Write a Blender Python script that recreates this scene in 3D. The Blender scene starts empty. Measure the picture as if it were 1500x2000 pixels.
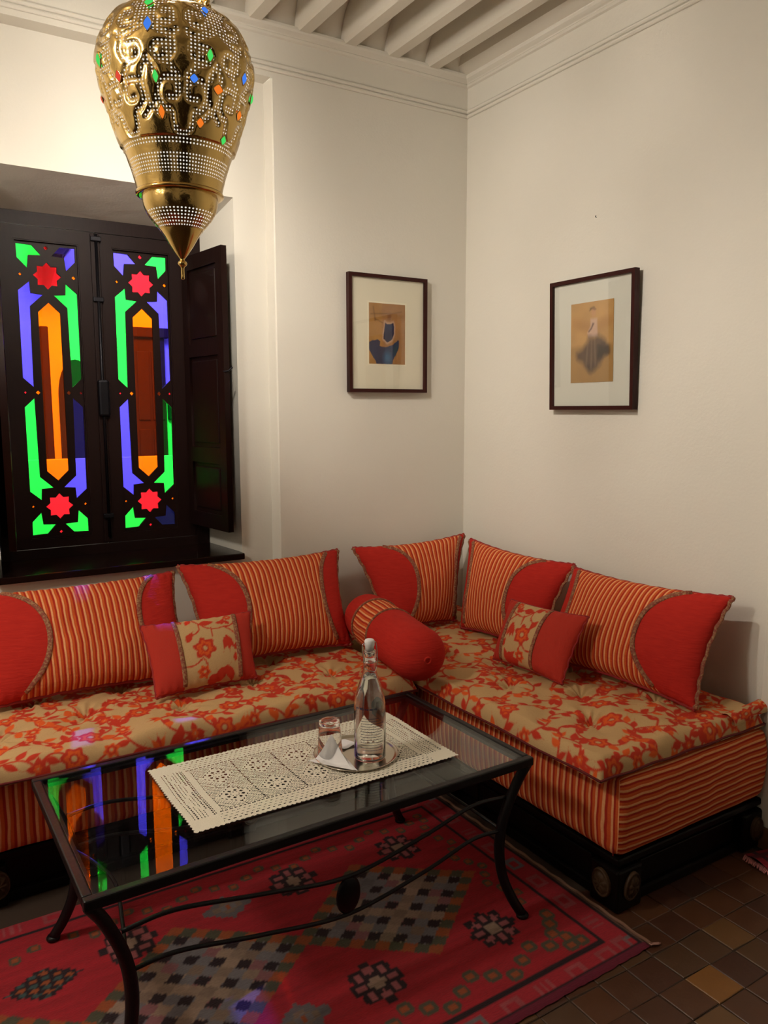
import bpy, bmesh, math, random
import numpy as np
from mathutils import Vector, Matrix
random.seed(7)
RNG = np.random.RandomState(7)
SC = bpy.context.scene
COL = SC.collection
PI = math.pi

# ---------------------------------------------------------------- camera
cam_d = bpy.data.cameras.new('camera'); cam = bpy.data.objects.new('camera', cam_d); COL.objects.link(cam)
CAM = Vector((-2.50394, -3.24658, 1.5))
yaw, pit, rol = 0.5555167, 0.1291197, -0.0022599
fw = Vector((math.sin(yaw)*math.cos(pit), math.cos(yaw)*math.cos(pit), -math.sin(pit)))
rr = Vector((math.cos(yaw), -math.sin(yaw), 0)); uu = rr.cross(fw)
r2 = rr*math.cos(rol) + uu*math.sin(rol); u2 = uu*math.cos(rol) - rr*math.sin(rol)
cam.matrix_world = Matrix(((r2.x, u2.x, -fw.x, CAM.x), (r2.y, u2.y, -fw.y, CAM.y), (r2.z, u2.z, -fw.z, CAM.z), (0, 0, 0, 1)))
cam_d.sensor_fit = 'HORIZONTAL'; cam_d.sensor_width = 36; cam_d.lens = 1534.09/1500*36
cam_d.clip_start = 0.05
SC.camera = cam

# ---------------------------------------------------------------- world, exposure, room lights
w = bpy.data.worlds.new('world'); SC.world = w; w.use_nodes = True
w.node_tree.nodes['Background'].inputs[0].default_value = (0.02, 0.022, 0.03, 1)
w.node_tree.nodes['Background'].inputs[1].default_value = 1.0
SC.view_settings.view_transform = 'Standard'; SC.view_settings.look = 'None'
SC.view_settings.gamma = 1.0; SC.view_settings.exposure = 0.0
SC.view_settings.use_curve_mapping = False

def lamp(name, loc, power, color, radius=0.05, kind='POINT', size=None, aim=None):
    d = bpy.data.lights.new(name, kind); d.energy = power; d.color = color
    if kind == 'POINT': d.shadow_soft_size = radius
    if kind == 'AREA':
        d.shape = 'DISK'; d.size = size
    o = bpy.data.objects.new(name, d); COL.objects.link(o); o.location = loc
    if aim is not None:
        o.rotation_euler = (Vector(aim)-Vector(loc)).to_track_quat('-Z', 'Y').to_euler()
    return o
WARM = (1.0, 0.905, 0.79)
lamp('lantern_bulb_light', (-1.81, -1.10, 2.63), 205, (1.0, 0.905, 0.79), 0.045)
lamp('left_fill_light', (-3.15, -1.30, 2.50), 68, WARM, 0.14)  # unseen fill light, added to brighten the seats and left wall
sp_ = lamp('courtyard_spot_light', (-1.38, 2.35, 2.80), 2200, (1.0, 0.93, 0.85), 0.03, 'SPOT', None, (-1.89, -0.76, 0.5))
sp_.data.spot_size = math.radians(6.8); sp_.data.spot_blend = .2; sp_.data.shadow_soft_size = .02
lamp('courtyard_lamp_light', (-1.43, 2.85, 3.26), 150, (1.0, 0.93, 0.85), 0.03)
lamp('courtyard_fill_light', (-1.4, 0.75, 3.7), 620, (1.0, 0.95, 0.88), 0, 'AREA', 1.2, (-1.2, 3.4, 1.6))  # added unseen, aimed to brighten the far courtyard wall

# ---------------------------------------------------------------- helpers
def lnk(o, parent=None):
    COL.objects.link(o)
    if parent is not None:
        o.parent = parent
        o.matrix_parent_inverse = world_mat(parent).inverted()
    return o
_WM = {}
def world_mat(o):
    m = _WM.get(o.name)
    if m is None: m = Matrix.Translation(o.location) if o.parent is None else Matrix.Identity(4)
    return m
def tag(o, label=None, cat=None, group=None, kind=None):
    if label: o['label'] = label
    if cat: o['category'] = cat
    if group: o['group'] = group
    if kind: o['kind'] = kind
    return o
def thing(name, label, cat, loc=(0, 0, 0), group=None, kind=None):
    o = bpy.data.objects.new(name, None); COL.objects.link(o); o.location = loc
    o.empty_display_size = 0.05
    return tag(o, label, cat, group, kind)
def mobj(name, V, F, mat, parent=None, smooth=False):
    me = bpy.data.meshes.new(name)
    me.from_pydata([tuple(map(float, v)) for v in V], [], [tuple(map(int, f)) for f in F]); me.update()
    if smooth: me.shade_smooth()
    if mat: me.materials.append(mat)
    return lnk(bpy.data.objects.new(name, me), parent)
def bmobj(name, bm, mat, parent=None, smooth=False):
    bmesh.ops.recalc_face_normals(bm, faces=bm.faces)
    me = bpy.data.meshes.new(name); bm.to_mesh(me); bm.free()
    if smooth: me.shade_smooth()
    if mat: me.materials.append(mat)
    return lnk(bpy.data.objects.new(name, me), parent)
def abox(bm, a, b, M=None, bev=0.0):
    """axis box from corner a to corner b, optional bevel and matrix"""
    t = bmesh.new(); r = bmesh.ops.create_cube(t, size=1)
    S = Matrix.Translation([(a[i]+b[i])/2 for i in range(3)]) @ Matrix.Diagonal([abs(b[i]-a[i]) for i in range(3)]+[1])
    bmesh.ops.transform(t, matrix=S, verts=t.verts)
    if bev > 0: bmesh.ops.bevel(t, geom=t.edges[:], offset=bev, segments=2, affect='EDGES', profile=0.5)
    if M is not None: bmesh.ops.transform(t, matrix=M, verts=t.verts)
    me = bpy.data.meshes.new('t'); t.to_mesh(me); t.free(); bm.from_mesh(me); bpy.data.meshes.remove(me)
    return bm
def box(name, a, b, mat, parent=None, bev=0.0, M=None):
    return bmobj(name, abox(bmesh.new(), a, b, M, bev), mat, parent)
def lathe_vf(prof, seg=48, c=(0, 0, 0)):
    V, F = [], []
    for r, z in prof:
        for k in range(seg):
            a = 2*PI*k/seg; V.append((c[0]+r*math.cos(a), c[1]+r*math.sin(a), c[2]+z))
    for i in range(len(prof)-1):
        for k in range(seg):
            k2 = (k+1) % seg; F.append((i*seg+k, i*seg+k2, (i+1)*seg+k2, (i+1)*seg+k))
    return V, F
def lathe(name, prof, mat, parent=None, c=(0, 0, 0), seg=48, smooth=True):
    V, F = lathe_vf(prof, seg, c)
    o = mobj(name, V, F, mat, parent, smooth)
    return o
def tube_vf(P, rad, seg=8, caps=True, flat=None):
    P = [Vector(p) for p in P]; n = len(P); V, F = [], []
    T = [(P[min(i+1, n-1)]-P[max(i-1, 0)]).normalized() for i in range(n)]
    N = T[0].orthogonal().normalized() if flat is None else (Vector(flat)-T[0]*T[0].dot(Vector(flat))).normalized()
    for i in range(n):
        N = (N-T[i]*N.dot(T[i])).normalized(); B = T[i].cross(N)
        r = rad[i] if hasattr(rad, '__len__') else rad
        ra, rb = (r, r) if not isinstance(r, tuple) else r
        for k in range(seg):
            a = 2*PI*(k+.5)/seg; V.append(P[i]+N*math.cos(a)*ra+B*math.sin(a)*rb)
    for i in range(n-1):
        for k in range(seg):
            k2 = (k+1) % seg; F.append((i*seg+k, i*seg+k2, (i+1)*seg+k2, (i+1)*seg+k))
    if caps: F.append(tuple(range(seg-1, -1, -1))); F.append(tuple((n-1)*seg+k for k in range(seg)))
    return V, F
def tube(name, P, rad, mat, parent=None, seg=8, smooth=True, flat=None):
    V, F = tube_vf(P, rad, seg, True, flat); return mobj(name, V, F, mat, parent, smooth)
def join_vf(parts):
    V, F = [], []
    for v, f in parts:
        o = len(V); V += list(v); F += [tuple(i+o for i in q) for q in f]
    return V, F
def smooth_path(P, n=8):
    """Catmull-Rom through the points"""
    P = [Vector(p) for p in P]; Q = [P[0]*2-P[1]]+P+[P[-1]*2-P[-2]]; out = []
    for i in range(1, len(Q)-2):
        for k in range(n):
            t = k/n; a, b, c, d = Q[i-1], Q[i], Q[i+1], Q[i+2]
            out.append(.5*((2*b)+(c-a)*t+(2*a-5*b+4*c-d)*t*t+(3*b-a-3*c+d)*t**3))
    out.append(P[-1]); return out
def plate(name, outer, holes, th, M, mat, parent=None, bev=0.0):
    """flat plate with holes: 2D outline in local xy, thickness along z, placed by matrix M"""
    cu = bpy.data.curves.new('c', 'CURVE'); cu.dimensions = '2D'; cu.fill_mode = 'BOTH'; cu.extrude = th/2
    cu.bevel_depth = bev
    for poly in [outer]+holes:
        s = cu.splines.new('POLY'); s.points.add(len(poly)-1)
        for p, (x, y) in zip(s.points, poly): p.co = (x, y, 0, 1)
        s.use_cyclic_u = True
    t = bpy.data.objects.new('c', cu); COL.objects.link(t)
    dg = bpy.context.evaluated_depsgraph_get()
    me = bpy.data.meshes.new_from_object(t.evaluated_get(dg)); me.name = name
    bpy.data.objects.remove(t); bpy.data.curves.remove(cu)
    me.transform(M); me.materials.clear()
    if mat: me.materials.append(mat)
    return lnk(bpy.data.objects.new(name, me), parent)
_nz = RNG.rand(64, 64)
def vnoise(x, y):
    x = np.asarray(x, float); y = np.asarray(y, float)
    xi = np.floor(x).astype(int); yi = np.floor(y).astype(int); fx = x-xi; fy = y-yi
    fx = fx*fx*(3-2*fx); fy = fy*fy*(3-2*fy)
    g = lambda a, b: _nz[a % 64, b % 64]
    return (g(xi, yi)*(1-fx)+g(xi+1, yi)*fx)*(1-fy)+(g(xi, yi+1)*(1-fx)+g(xi+1, yi+1)*fx)*fy-.5
def attr(me, name, arr):
    a = me.attributes.new(name, 'FLOAT', 'POINT'); a.data.foreach_set('value', np.asarray(arr, np.float32).ravel())
def cattr(me, name, rgb):
    a = me.attributes.new(name, 'FLOAT_COLOR', 'POINT'); c = np.ones((len(rgb), 4), np.float32); c[:, :3] = rgb
    a.data.foreach_set('color', c.ravel())
def uvset(me, uv_per_vert, name='uv'):
    l = me.uv_layers.new(name=name); idx = np.zeros(len(me.loops), np.int32); me.loops.foreach_get('vertex_index', idx)
    l.data.foreach_set('uv', np.asarray(uv_per_vert, np.float32)[idx].ravel())
def grid_faces(nu, nv, off=0, flip=False):
    F = []
    for j in range(nv-1):
        for i in range(nu-1):
            a = off+j*nu+i; q = (a, a+1, a+nu+1, a+nu); F.append(q[::-1] if flip else q)
    return F

# ---------------------------------------------------------------- materials
def mat(name, color=(.8, .8, .8), rough=.5, metal=0.0, **kw):
    m = bpy.data.materials.new(name); m.use_nodes = True; nt = m.node_tree; b = nt.nodes['Principled BSDF']
    b.inputs['Base Color'].default_value = (*color, 1); b.inputs['Roughness'].default_value = rough
    b.inputs['Metallic'].default_value = metal
    for k, v in kw.items(): b.inputs[k.replace('_', ' ')].default_value = v
    return m
def N(m, t, **kw):
    n = m.node_tree.nodes.new(t)
    for k, v in kw.items(): setattr(n, k, v)
    return n
def L(m, a, b): m.node_tree.links.new(a, b)
def bsdf(m): return m.node_tree.nodes['Principled BSDF']
def coords(m, kind='Object'):
    n = N(m, 'ShaderNodeTexCoord'); return n.outputs[kind]
def mapping(m, src, scale=(1, 1, 1), rot=(0, 0, 0)):
    n = N(m, 'ShaderNodeMapping'); n.inputs['Scale'].default_value = scale; n.inputs['Rotation'].default_value = rot
    L(m, src, n.inputs['Vector']); return n.outputs[0]
def noise(m, src, scale, detail=4, rough=.5, out='Fac'):
    n = N(m, 'ShaderNodeTexNoise'); n.inputs['Scale'].default_value = scale; n.inputs['Detail'].default_value = detail
    n.inputs['Roughness'].default_value = rough; L(m, src, n.inputs['Vector']); return n.outputs[out]
def ramp(m, src, stops):
    n = N(m, 'ShaderNodeValToRGB'); el = n.color_ramp.elements
    while len(el) < len(stops): el.new(.5)
    for e, (p, c) in zip(el, stops): e.position = p; e.color = (*c, 1)
    L(m, src, n.inputs[0]); return n.outputs[0]
def mix(m, f, a, b, mode='MIX'):
    n = N(m, 'ShaderNodeMix', data_type='RGBA', blend_type=mode)
    for s, v in ((n.inputs[0], f), (n.inputs[6], a), (n.inputs[7], b)):
        if hasattr(v, 'is_linked'): L(m, v, s)
        elif isinstance(v, (int, float)): s.default_value = v
        else: s.default_value = (*v, 1)
    return n.outputs[2]
def mth(m, op, *a):
    n = N(m, 'ShaderNodeMath', operation=op)
    for s, v in zip(n.inputs, a):
        if hasattr(v, 'is_linked'): L(m, v, s)
        else: s.default_value = v
    return n.outputs[0]
def bump(m, h, strength=.3, dist=.01, sh=None):
    n = N(m, 'ShaderNodeBump'); n.inputs['Strength'].default_value = strength; n.inputs['Distance'].default_value = dist
    L(m, h, n.inputs['Height']); L(m, n.outputs[0], (sh or bsdf(m)).inputs['Normal']); return n
def getattr_node(m, name, out='Fac'):
    n = N(m, 'ShaderNodeAttribute'); n.attribute_name = name; return n.outputs[out]

def plaster(name, c1, c2, s=1.0):
    m = mat(name, c1, .75); co = coords(m)
    L(m, mix(m, noise(m, co, 1.3*s, 4), c1, c2), bsdf(m).inputs['Base Color'])
    h = mth(m, 'ADD', noise(m, co, 2.5, 3), mth(m, 'MULTIPLY', noise(m, co, 90, 3), .06))
    bump(m, h, .35, .03); return m
M_wall = plaster('wall_plaster', (.755, .725, .645), (.715, .685, .605))
M_ceil = plaster('ceiling_plaster', (.68, .64, .56), (.64, .60, .51))
M_soffit = plaster('reveal_plaster', (.66, .60, .52), (.62, .56, .48))
M_court = plaster('courtyard_plaster', (.82, .79, .72), (.78, .74, .66))
def wood(name, c1, c2, rough=.35, scale=(2, 2, 14)):
    m = mat(name, c1, rough); co = mapping(m, coords(m), scale)
    f = noise(m, co, 6, 6, .6); L(m, mix(m, f, c1, c2), bsdf(m).inputs['Base Color']); bump(m, f, .12, .004); bsdf(m).inputs['Specular IOR Level'].default_value = .16; return m
M_wood = wood('dark_wood', (.014, .0045, .0035), (.008, .003, .0025), .45, (12, 12, 1.5))
M_sill = wood('sill_wood', (.014, .006, .005), (.008, .004, .003), .12, (2, 12, 12))
M_plinth = wood('plinth_wood', (.005, .003, .0028), (.0025, .0018, .0018), .33, (4, 4, 14))
M_frame = wood('frame_wood', (.050, .010, .008), (.028, .006, .005), .35, (20, 20, 3))
M_carve = wood('carved_wood', (.085, .045, .022), (.040, .020, .010), .5, (30, 30, 30))
M_doorw = wood('door_wood', (.045, .018, .008), (.024, .010, .004), .5, (6, 6, 2))
M_iron = mat('black_iron', (.005, .004, .005), .42, 0.0, Specular_IOR_Level=.3); bump(M_iron, noise(M_iron, coords(M_iron), 60, 3), .25, .004)
M_darkmetal = mat('dark_metal', (.01, .009, .012), .4, .7)
def glassy(name, tint, ior=1.5, rough=.0, dens=1.0):
    """thin pane: tinted transmission plus fresnel reflection; coloured shadows come through it"""
    m = bpy.data.materials.new(name); m.use_nodes = True; nt = m.node_tree; nt.nodes.remove(nt.nodes['Principled BSDF'])
    t = N(m, 'ShaderNodeBsdfTransparent'); t.inputs[0].default_value = (*tint, 1)
    g = N(m, 'ShaderNodeBsdfGlossy'); g.inputs['Roughness'].default_value = rough; g.inputs[0].default_value = (1, 1, 1, 1)
    # Schlick reflectance, the same from both sides of the thin pane
    lw = N(m, 'ShaderNodeLayerWeight'); lw.inputs[0].default_value = .5; f0 = ((ior-1)/(ior+1))**2
    fr = mth(m, 'MULTIPLY_ADD', mth(m, 'POWER', lw.outputs['Facing'], 5.0), 1-f0, f0)
    mx = N(m, 'ShaderNodeMixShader'); L(m, fr, mx.inputs[0]); L(m, t.outputs[0], mx.inputs[1]); L(m, g.outputs[0], mx.inputs[2])
    L(m, mx.outputs[0], nt.nodes['Material Output'].inputs[0]); return m
sq = lambda c: tuple(math.sqrt(x) for x in c)      # a pane is crossed on both faces
M_blue = glassy('blue_glass', sq((.045, .038, .72))); M_green = glassy('green_glass', sq((.011, .52, .048)))
M_dblue = glassy('deep_blue_glass', sq((.002, .003, .03)))
M_amber = glassy('amber_glass', sq((.60, .088, .0006))); M_red = glassy('red_glass', sq((.50, .008, .018)))
M_clear = glassy('picture_glass', (.99, .99, .99), 1.45); M_table = glassy('table_glass', (.86, .89, .88), 1.34)
M_linen = mat('red_linen', (.50, .027, .018), .9, 0, Specular_IOR_Level=.15)
co = coords(M_linen); wv = noise(M_linen, mapping(M_linen, co, (1, 1, 6)), 18, 5)
L(M_linen, mix(M_linen, wv, (.42, .020, .014), (.56, .032, .020)), bsdf(M_linen).inputs['Base Color']); bump(M_linen, wv, .35, .006)
STR_A, STR_B, STR_C = (.42, .018, .010), (.90, .42, .18), (.66, .105, .022)
def stripe_color(m, u, period):
    s = mth(m, 'FRACT', mth(m, 'DIVIDE', u, period))
    c = ramp(m, s, [(0, STR_A), (.20, STR_A), (.30, STR_B), (.52, STR_B), (.60, STR_C), (.90, STR_C), (1, STR_A)])
    h = ramp(m, s, [(0, (0, 0, 0)), (.2, (0, 0, 0)), (.3, (1, 1, 1)), (.52, (1, 1, 1)), (.6, (.4, .4, .4)), (.9, (.4, .4, .4)), (1, (0, 0, 0))])
    return c, h
def m_cushion(name, period, axis=0, relief=.5):
    m = mat(name, rough=.9); bsdf(m).inputs['Specular IOR Level'].default_value = .15
    uv = N(m, 'ShaderNodeUVMap'); uv.uv_map = 'uv'; sp = N(m, 'ShaderNodeSeparateXYZ'); L(m, uv.outputs[0], sp.inputs[0])
    wob = mth(m, 'MULTIPLY', mth(m, 'SUBTRACT', noise(m, coords(m), 9, 2), .5), .012)
    c, h = stripe_color(m, mth(m, 'ADD', sp.outputs[axis], wob), period)
    z = getattr_node(m, 'zone'); wv = noise(m, mapping(m, coords(m), (1, 1, 7)), 22, 5)
    weave = noise(m, coords(m), 160, 2)
    red = mix(m, wv, (.40, .017, .013), (.55, .029, .018))
    c = mix(m, mth(m, 'MULTIPLY', weave, .3), c, (.45, .07, .03))
    L(m, mix(m, mth(m, 'GREATER_THAN', z, .5), c, red), bsdf(m).inputs['Base Color'])
    hh = mth(m, 'ADD', mth(m, 'MULTIPLY', mth(m, 'SUBTRACT', 1.0, z), h), mth(m, 'MULTIPLY', wv, .9))
    bump(m, hh, relief, .006); return m
M_cush = m_cushion('striped_cushion', .0215)
M_bolst = m_cushion('bolster_stripe', .0225, 1)
M_matt = m_cushion('striped_mattress', .0265, 0, .22)
M_col = mat('woven_print', rough=.9); bsdf(M_col).inputs['Specular IOR Level'].default_value = .2
c = getattr_node(M_col, 'Col', 'Color'); wn = noise(M_col, coords(M_col), 240, 2)
L(M_col, mix(M_col, mth(M_col, 'MULTIPLY', wn, .22), c, (.25, .12, .06)), bsdf(M_col).inputs['Base Color'])
bump(M_col, noise(M_col, coords(M_col), 300, 2), .3, .003)
M_rug = mat('woven_rug', rough=.95); c = getattr_node(M_rug, 'Col', 'Color')
wn = noise(M_rug, mapping(M_rug, coords(M_rug), (60, 260, 1)), 1.0, 2)
L(M_rug, mix(M_rug, mth(M_rug, 'MULTIPLY', wn, .5), c, (.03, .004, .006), 'MIX'), bsdf(M_rug).inputs['Base Color']); bump(M_rug, wn, .6, .004)
M_braid = mat('braid_trim', rough=.7)
bn = noise(M_braid, coords(M_braid), 130, 2); L(M_braid, ramp(M_braid, bn, [(0, (.22, .035, .02)), (.45, (.24, .05, .025)), (.56, (.30, .13, .05)), (.75, (.40, .23, .11)), (1, (.5, .34, .2))]), bsdf(M_braid).inputs['Base Color'])
bump(M_braid, bn, .8, .004)
M_pipe = mat('red_piping', (.30, .015, .015), .8)
M_dpipe = mat('dark_red_piping', (.13, .008, .008), .85)
M_brass = mat('brass', (.56, .37, .12), .15, 1.0)
M_lace = mat('crochet_cotton', (.80, .74, .61), .9); bump(M_lace, noise(M_lace, coords(M_lace), 420, 2), .6, .003)
M_paper = mat('white_paper', (.82, .80, .80), .7)
M_steel = mat('steel', (.62, .57, .48), .22, 1.0)
M_cglass = mat('clear_glass', (1, 1, 1), .02, 0, Transmission_Weight=1.0, IOR=1.45)
M_water = mat('water', (.97, .99, .96), .0, 0, Transmission_Weight=1.0, IOR=1.33)
M_ceramic = mat('white_ceramic', (.85, .84, .84), .3)
M_wire = mat('wire', (.6, .58, .55), .25, 1.0)
M_ink = mat('printed_ink', (.02, .02, .06), .6)
M_mount = mat('picture_mount', (.78, .73, .57), .8); M_mount2 = mat('grey_mount', (.66, .66, .58), .8)

# ---------------------------------------------------------------- room shell
def struct(o): o['kind'] = 'structure'; return o
HC = 3.20
def quads(name, Q, m, parent=None):
    V, F = [], []
    for q in Q:
        F.append(tuple(range(len(V), len(V)+len(q)))); V += q
    return mobj(name, V, F, m, parent)
NX, ND, NT = -1.040, .08, 2.895          # niche: right jamb x, depth, top
NL = -3.30
SX0, SX1 = -2.195, -1.198                # window opening, room side
WX0, WX1 = -2.15, -1.24                  # window opening at the frame
SZ, ST, WT, WY = .862, 2.406, 2.318, .40
XL, YB = -4.6, -5.2
Q = [
 [(NX, 0, 0), (0.0, 0, 0), (0.0, 0, HC), (NX, 0, HC)],
 [(NL, 0, NT), (NX, 0, NT), (NX, 0, HC), (NL, 0, HC)],
 [(XL, 0, 0), (NL, 0, 0), (NL, 0, HC), (XL, 0, HC)],
 [(NL, 0, 0), (NL, ND, 0), (NL, ND, NT), (NL, 0, NT)],
 [(NL, ND, NT), (NX-.008, ND, NT), (NX-.008, 0, NT), (NL, 0, NT)],
 [(NX-.008, ND, 0), (NX-.002, .012, 0), (NX-.002, .012, NT), (NX-.008, ND, NT)],
 [(NX-.002, .012, 0), (NX+.010, 0, 0), (NX+.010, 0, NT), (NX-.002, .012, NT)],
 [(NL, ND, 0), (SX0, ND, 0), (SX0, ND, NT), (NL, ND, NT)],
 [(SX1, ND, 0), (NX-.008, ND, 0), (NX-.008, ND, NT), (SX1, ND, NT)],
 [(SX0, ND, 0), (SX1, ND, 0), (SX1, ND, SZ-.03), (SX0, ND, SZ-.03)],
 [(SX0, ND, ST), (SX1, ND, ST), (SX1, ND, NT), (SX0, ND, NT)],
 [(SX1, ND, SZ-.03), (WX1, .47, SZ-.03), (WX1, .47, WT), (WX1, WY, WT), (SX1, ND, ST)],
 [(SX0, ND, SZ-.03), (SX0, ND, ST), (WX0, WY, WT), (WX0, .47, WT), (WX0, .47, SZ-.03)],
 [(SX0, ND, ST), (SX1, ND, ST), (WX1, WY, WT), (WX1, .47, WT), (WX0, .47, WT), (WX0, WY, WT)],
 [(SX0, ND, SZ-.03), (SX1, ND, SZ-.03), (WX1, .47, SZ-.03), (WX0, .47, SZ-.03)],
 [(XL, .47, 0), (WX0, .47, 0), (WX0, .47, 4.2), (XL, .47, 4.2)], [(WX1, .47, 0), (1.6, .47, 0), (1.6, .47, 4.2), (WX1, .47, 4.2)],
 [(WX0, .47, 0), (WX1, .47, 0), (WX1, .47, SZ-.03), (WX0, .47, SZ-.03)], [(WX0, .47, WT), (WX1, .47, WT), (WX1, .47, 4.2), (WX0, .47, 4.2)],
]
struct(quads('wall_left', Q, M_wall))
PY = -1.735                               # where the right wall steps forward
struct(box('wall_right', (0, PY, 0), (.12, .0, HC), M_wall))
struct(box('wall_right_pier', (-.055, YB, 0), (.12, PY, HC), M_wall, bev=.006))
struct(box('baseboard_right', (-.067, YB, 0), (-.055, PY+.006, .075), wood('skirting_tile', (.16, .07, .03), (.10, .045, .02), .5)))
struct(box('wall_back', (XL, YB-.1, 0), (.12, YB, HC), M_wall))
struct(box('wall_far_left', (XL-.1, YB-.1, 0), (XL, .1, HC), M_wall))
dr0 = thing('added_door_3', None, None, (-2.2, YB+.05, 0), kind='structure')  # added behind the view to darken brass reflections and cut bounce light
bm = bmesh.new(); abox(bm, (-3.3, YB, 0), (-1.1, YB+.06, 2.5), None, .01); bmobj('door_leaf', bm, M_wood, dr0)
for x in (-3.15, -2.45, -1.75):
    for z in (.2, 1.35): box('door_panel', (x, YB+.05, z), (x+.5, YB+.08, z+1.0), M_wood, dr0, .01)
dr1 = thing('added_door_4', None, None, (XL+.05, -3.4, 0), kind='structure')  # unseen dark leaf, added to cut light from this side
bm = bmesh.new(); abox(bm, (XL, -4.5, 0), (XL+.06, -2.5, 2.5), None, .01); bmobj('door_leaf', bm, M_wood, dr1)
# ceiling slab, beams, coved ends
struct(box('ceiling', (XL-.1, YB-.1, HC+.045), (.12, .12, HC+.16), M_ceil))
BZ = 3.088
ceil_beams = thing('ceiling_beams', None, None, (-2.2, -2.6, BZ), kind='structure')
PITCH = .2235
xb = -.012
beams = []
while xb > XL: beams.append(xb); xb -= PITCH
for x in beams:
    hw = .036
    y1 = YB; y0 = 0
    V = []; 
    for y in (0, y1):
        V += [(x-hw-.046, y, HC+.05), (x-hw-.030, y, HC-.01), (x-hw, y, BZ+.012), (x-hw+.010, y, BZ), (x+hw-.010, y, BZ), (x+hw, y, BZ+.012), (x+hw+.030, y, HC-.01), (x+hw+.046, y, HC+.05)]
    F = [(i, i+1, i+9, i+8) for i in range(7)]+[tuple(range(7, -1, -1)), tuple(range(8, 16))]
    mobj('beam', V, F, M_ceil, ceil_beams)
for a, b in zip(beams[:-1], beams[1:]):
    # plaster cove between two beams, sweeping from the wall head up to the slab
    xa, xc = b+.034, a-.034; nu, nv = 9, 8; V = []
    for j in range(nv):
        t = j/(nv-1)
        for i in range(nu):
            s = i/(nu-1); e = 1-(2*s-1)**2
            y = -.02-.34*t*(.35+.65*e); z = BZ+.004+(HC+.05-BZ)*math.sin(t*PI/2)
            V.append((xa+(xc-xa)*s, y, z))
    mobj('cove', V, grid_faces(nu, nv), M_ceil, ceil_beams, True)
def profile_along(name, prof, P0, P1, inward, m):
    """extrude a (out, z) profile from P0 to P1; out measured along the inward vector"""
    V = []; n = len(prof)
    for P in (P0, P1):
        for o, z in prof: V.append((P[0]+inward[0]*o, P[1]+inward[1]*o, z))
    F = [(i, i+1, i+1+n, i+n) for i in range(n-1)]+[tuple(range(n)), tuple(range(2*n-1, n-1, -1))]
    return struct(mobj(name, V, F, m))
def arc(o, z, r, a0, a1, k=5): return [(o+r*math.cos(math.radians(a0+(a1-a0)*i/k)), z+r*math.sin(math.radians(a0+(a1-a0)*i/k))) for i in range(k+1)]
bead = [(0, 2.918)]+arc(.004, 2.925, .009, -90, 90)+[(.004, 2.937)]+arc(.006, 2.944, .009, -90, 90)+[(.006, 2.956), (.0, 2.956)]
frieze = [(0, 2.955), (.006, 2.955), (.006, 3.052), (.016, 3.056), (.022, 3.064), (.018, 3.068), (.022, 3.072), (.030, 3.076), (.040, 3.082), (.046, 3.090), (.046, 3.100), (0, 3.100)]
profile_along('trim_1', bead, (XL, 0), (0, 0), (0, -1), M_wall)
profile_along('trim_2', frieze, (XL, 0), (0, 0), (0, -1), M_wall)
profile_along('trim_3', bead, (0, YB), (0, 0), (-1, 0), M_wall)
profile_along('trim_4', frieze, (0, YB), (0, 0), (-1, 0), M_wall)
profile_along('trim_5', [(-.001, 3.092), (.04, 3.092), (.100, 3.120), (.13, 3.17), (.14, 3.26), (-.001, 3.26)], (0, YB), (0, 0), (-1, 0), M_ceil)

# floor: slab below, individual clay tiles where the photo shows them
M_grout = mat('floor_grout', (.045, .025, .015), .9)
floor = struct(box('floor', (XL-.1, YB-.1, -.12), (.12, 0.47, -.004), M_grout))
TC = [(.090, .034, .014), (.075, .028, .013), (.095, .042, .014), (.065, .024, .013), (.080, .038, .018), (.24, .100, .020), (.15, .072, .024), (.055, .024, .015)]
def tile_mat(i, c):
    m = mat('clay_tile_%d' % i, c, .38); co_ = coords(m); n = noise(m, co_, 7, 6, .65)
    L(m, mix(m, n, tuple(x*.65 for x in c), tuple(min(1, x*1.3) for x in c)), bsdf(m).inputs['Base Color'])
    r = noise(m, co_, 18, 3); L(m, mth(m, 'MULTIPLY_ADD', r, .35, .22), bsdf(m).inputs['Roughness']); bump(m, n, .4, .006); return m
TM = [tile_mat(i, c) for i, c in enumerate(TC)]
tile_me = []
for i in range(16):
    bm = bmesh.new(); bmesh.ops.create_cube(bm, size=1)
    j = [(random.uniform(-.0035, .0012), random.uniform(-.0035, .0012)) for _ in range(4)]
    for v in bm.verts:
        k = (v.co.x > 0)+2*(v.co.y > 0)
        v.co = Vector((math.copysign(.0508, v.co.x)+j[k][0], math.copysign(.0508, v.co.y)+j[k][1], -.008 if v.co.z < 0 else .0))
    top = [e for e in bm.edges if all(v.co.z > -.001 for v in e.verts)]
    bmesh.ops.bevel(bm, geom=top, offset=.0018, segments=1, affect='EDGES')
    me = bpy.data.meshes.new('tile'); bm.to_mesh(me); bm.free(); me.materials.append(TM[i % 8]); tile_me.append(me)
special = {(9, 3): 5, (8, 4): 6, (6, 3): 0}
nx_t, ny_t = 17, 9
for i in range(nx_t):
    for j in range(ny_t):
        cx, cy = -.766+.105*(i-9), -2.095+.105*(j-4)
        if cx > -.12 and cy < PY-.02 and cx+.05 > -.055: continue
        r = random.random(); k = random.choice([0, 1, 2, 3, 4, 7, 0, 1]) if r > .06 else 6
        if (i, j) == (9, 4): k = 5
        if (i, j) in ((8, 3), (8, 2)): k = 6
        me = tile_me[k if random.random() < .5 else k+8]
        o = bpy.data.objects.new('tile', me); o.location = (cx, cy, -.0005+random.uniform(-.0012, .0006)); COL.objects.link(o)
        o.parent = floor; o.rotation_euler = (random.uniform(-.008, .008), random.uniform(-.008, .008), 0)

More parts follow.
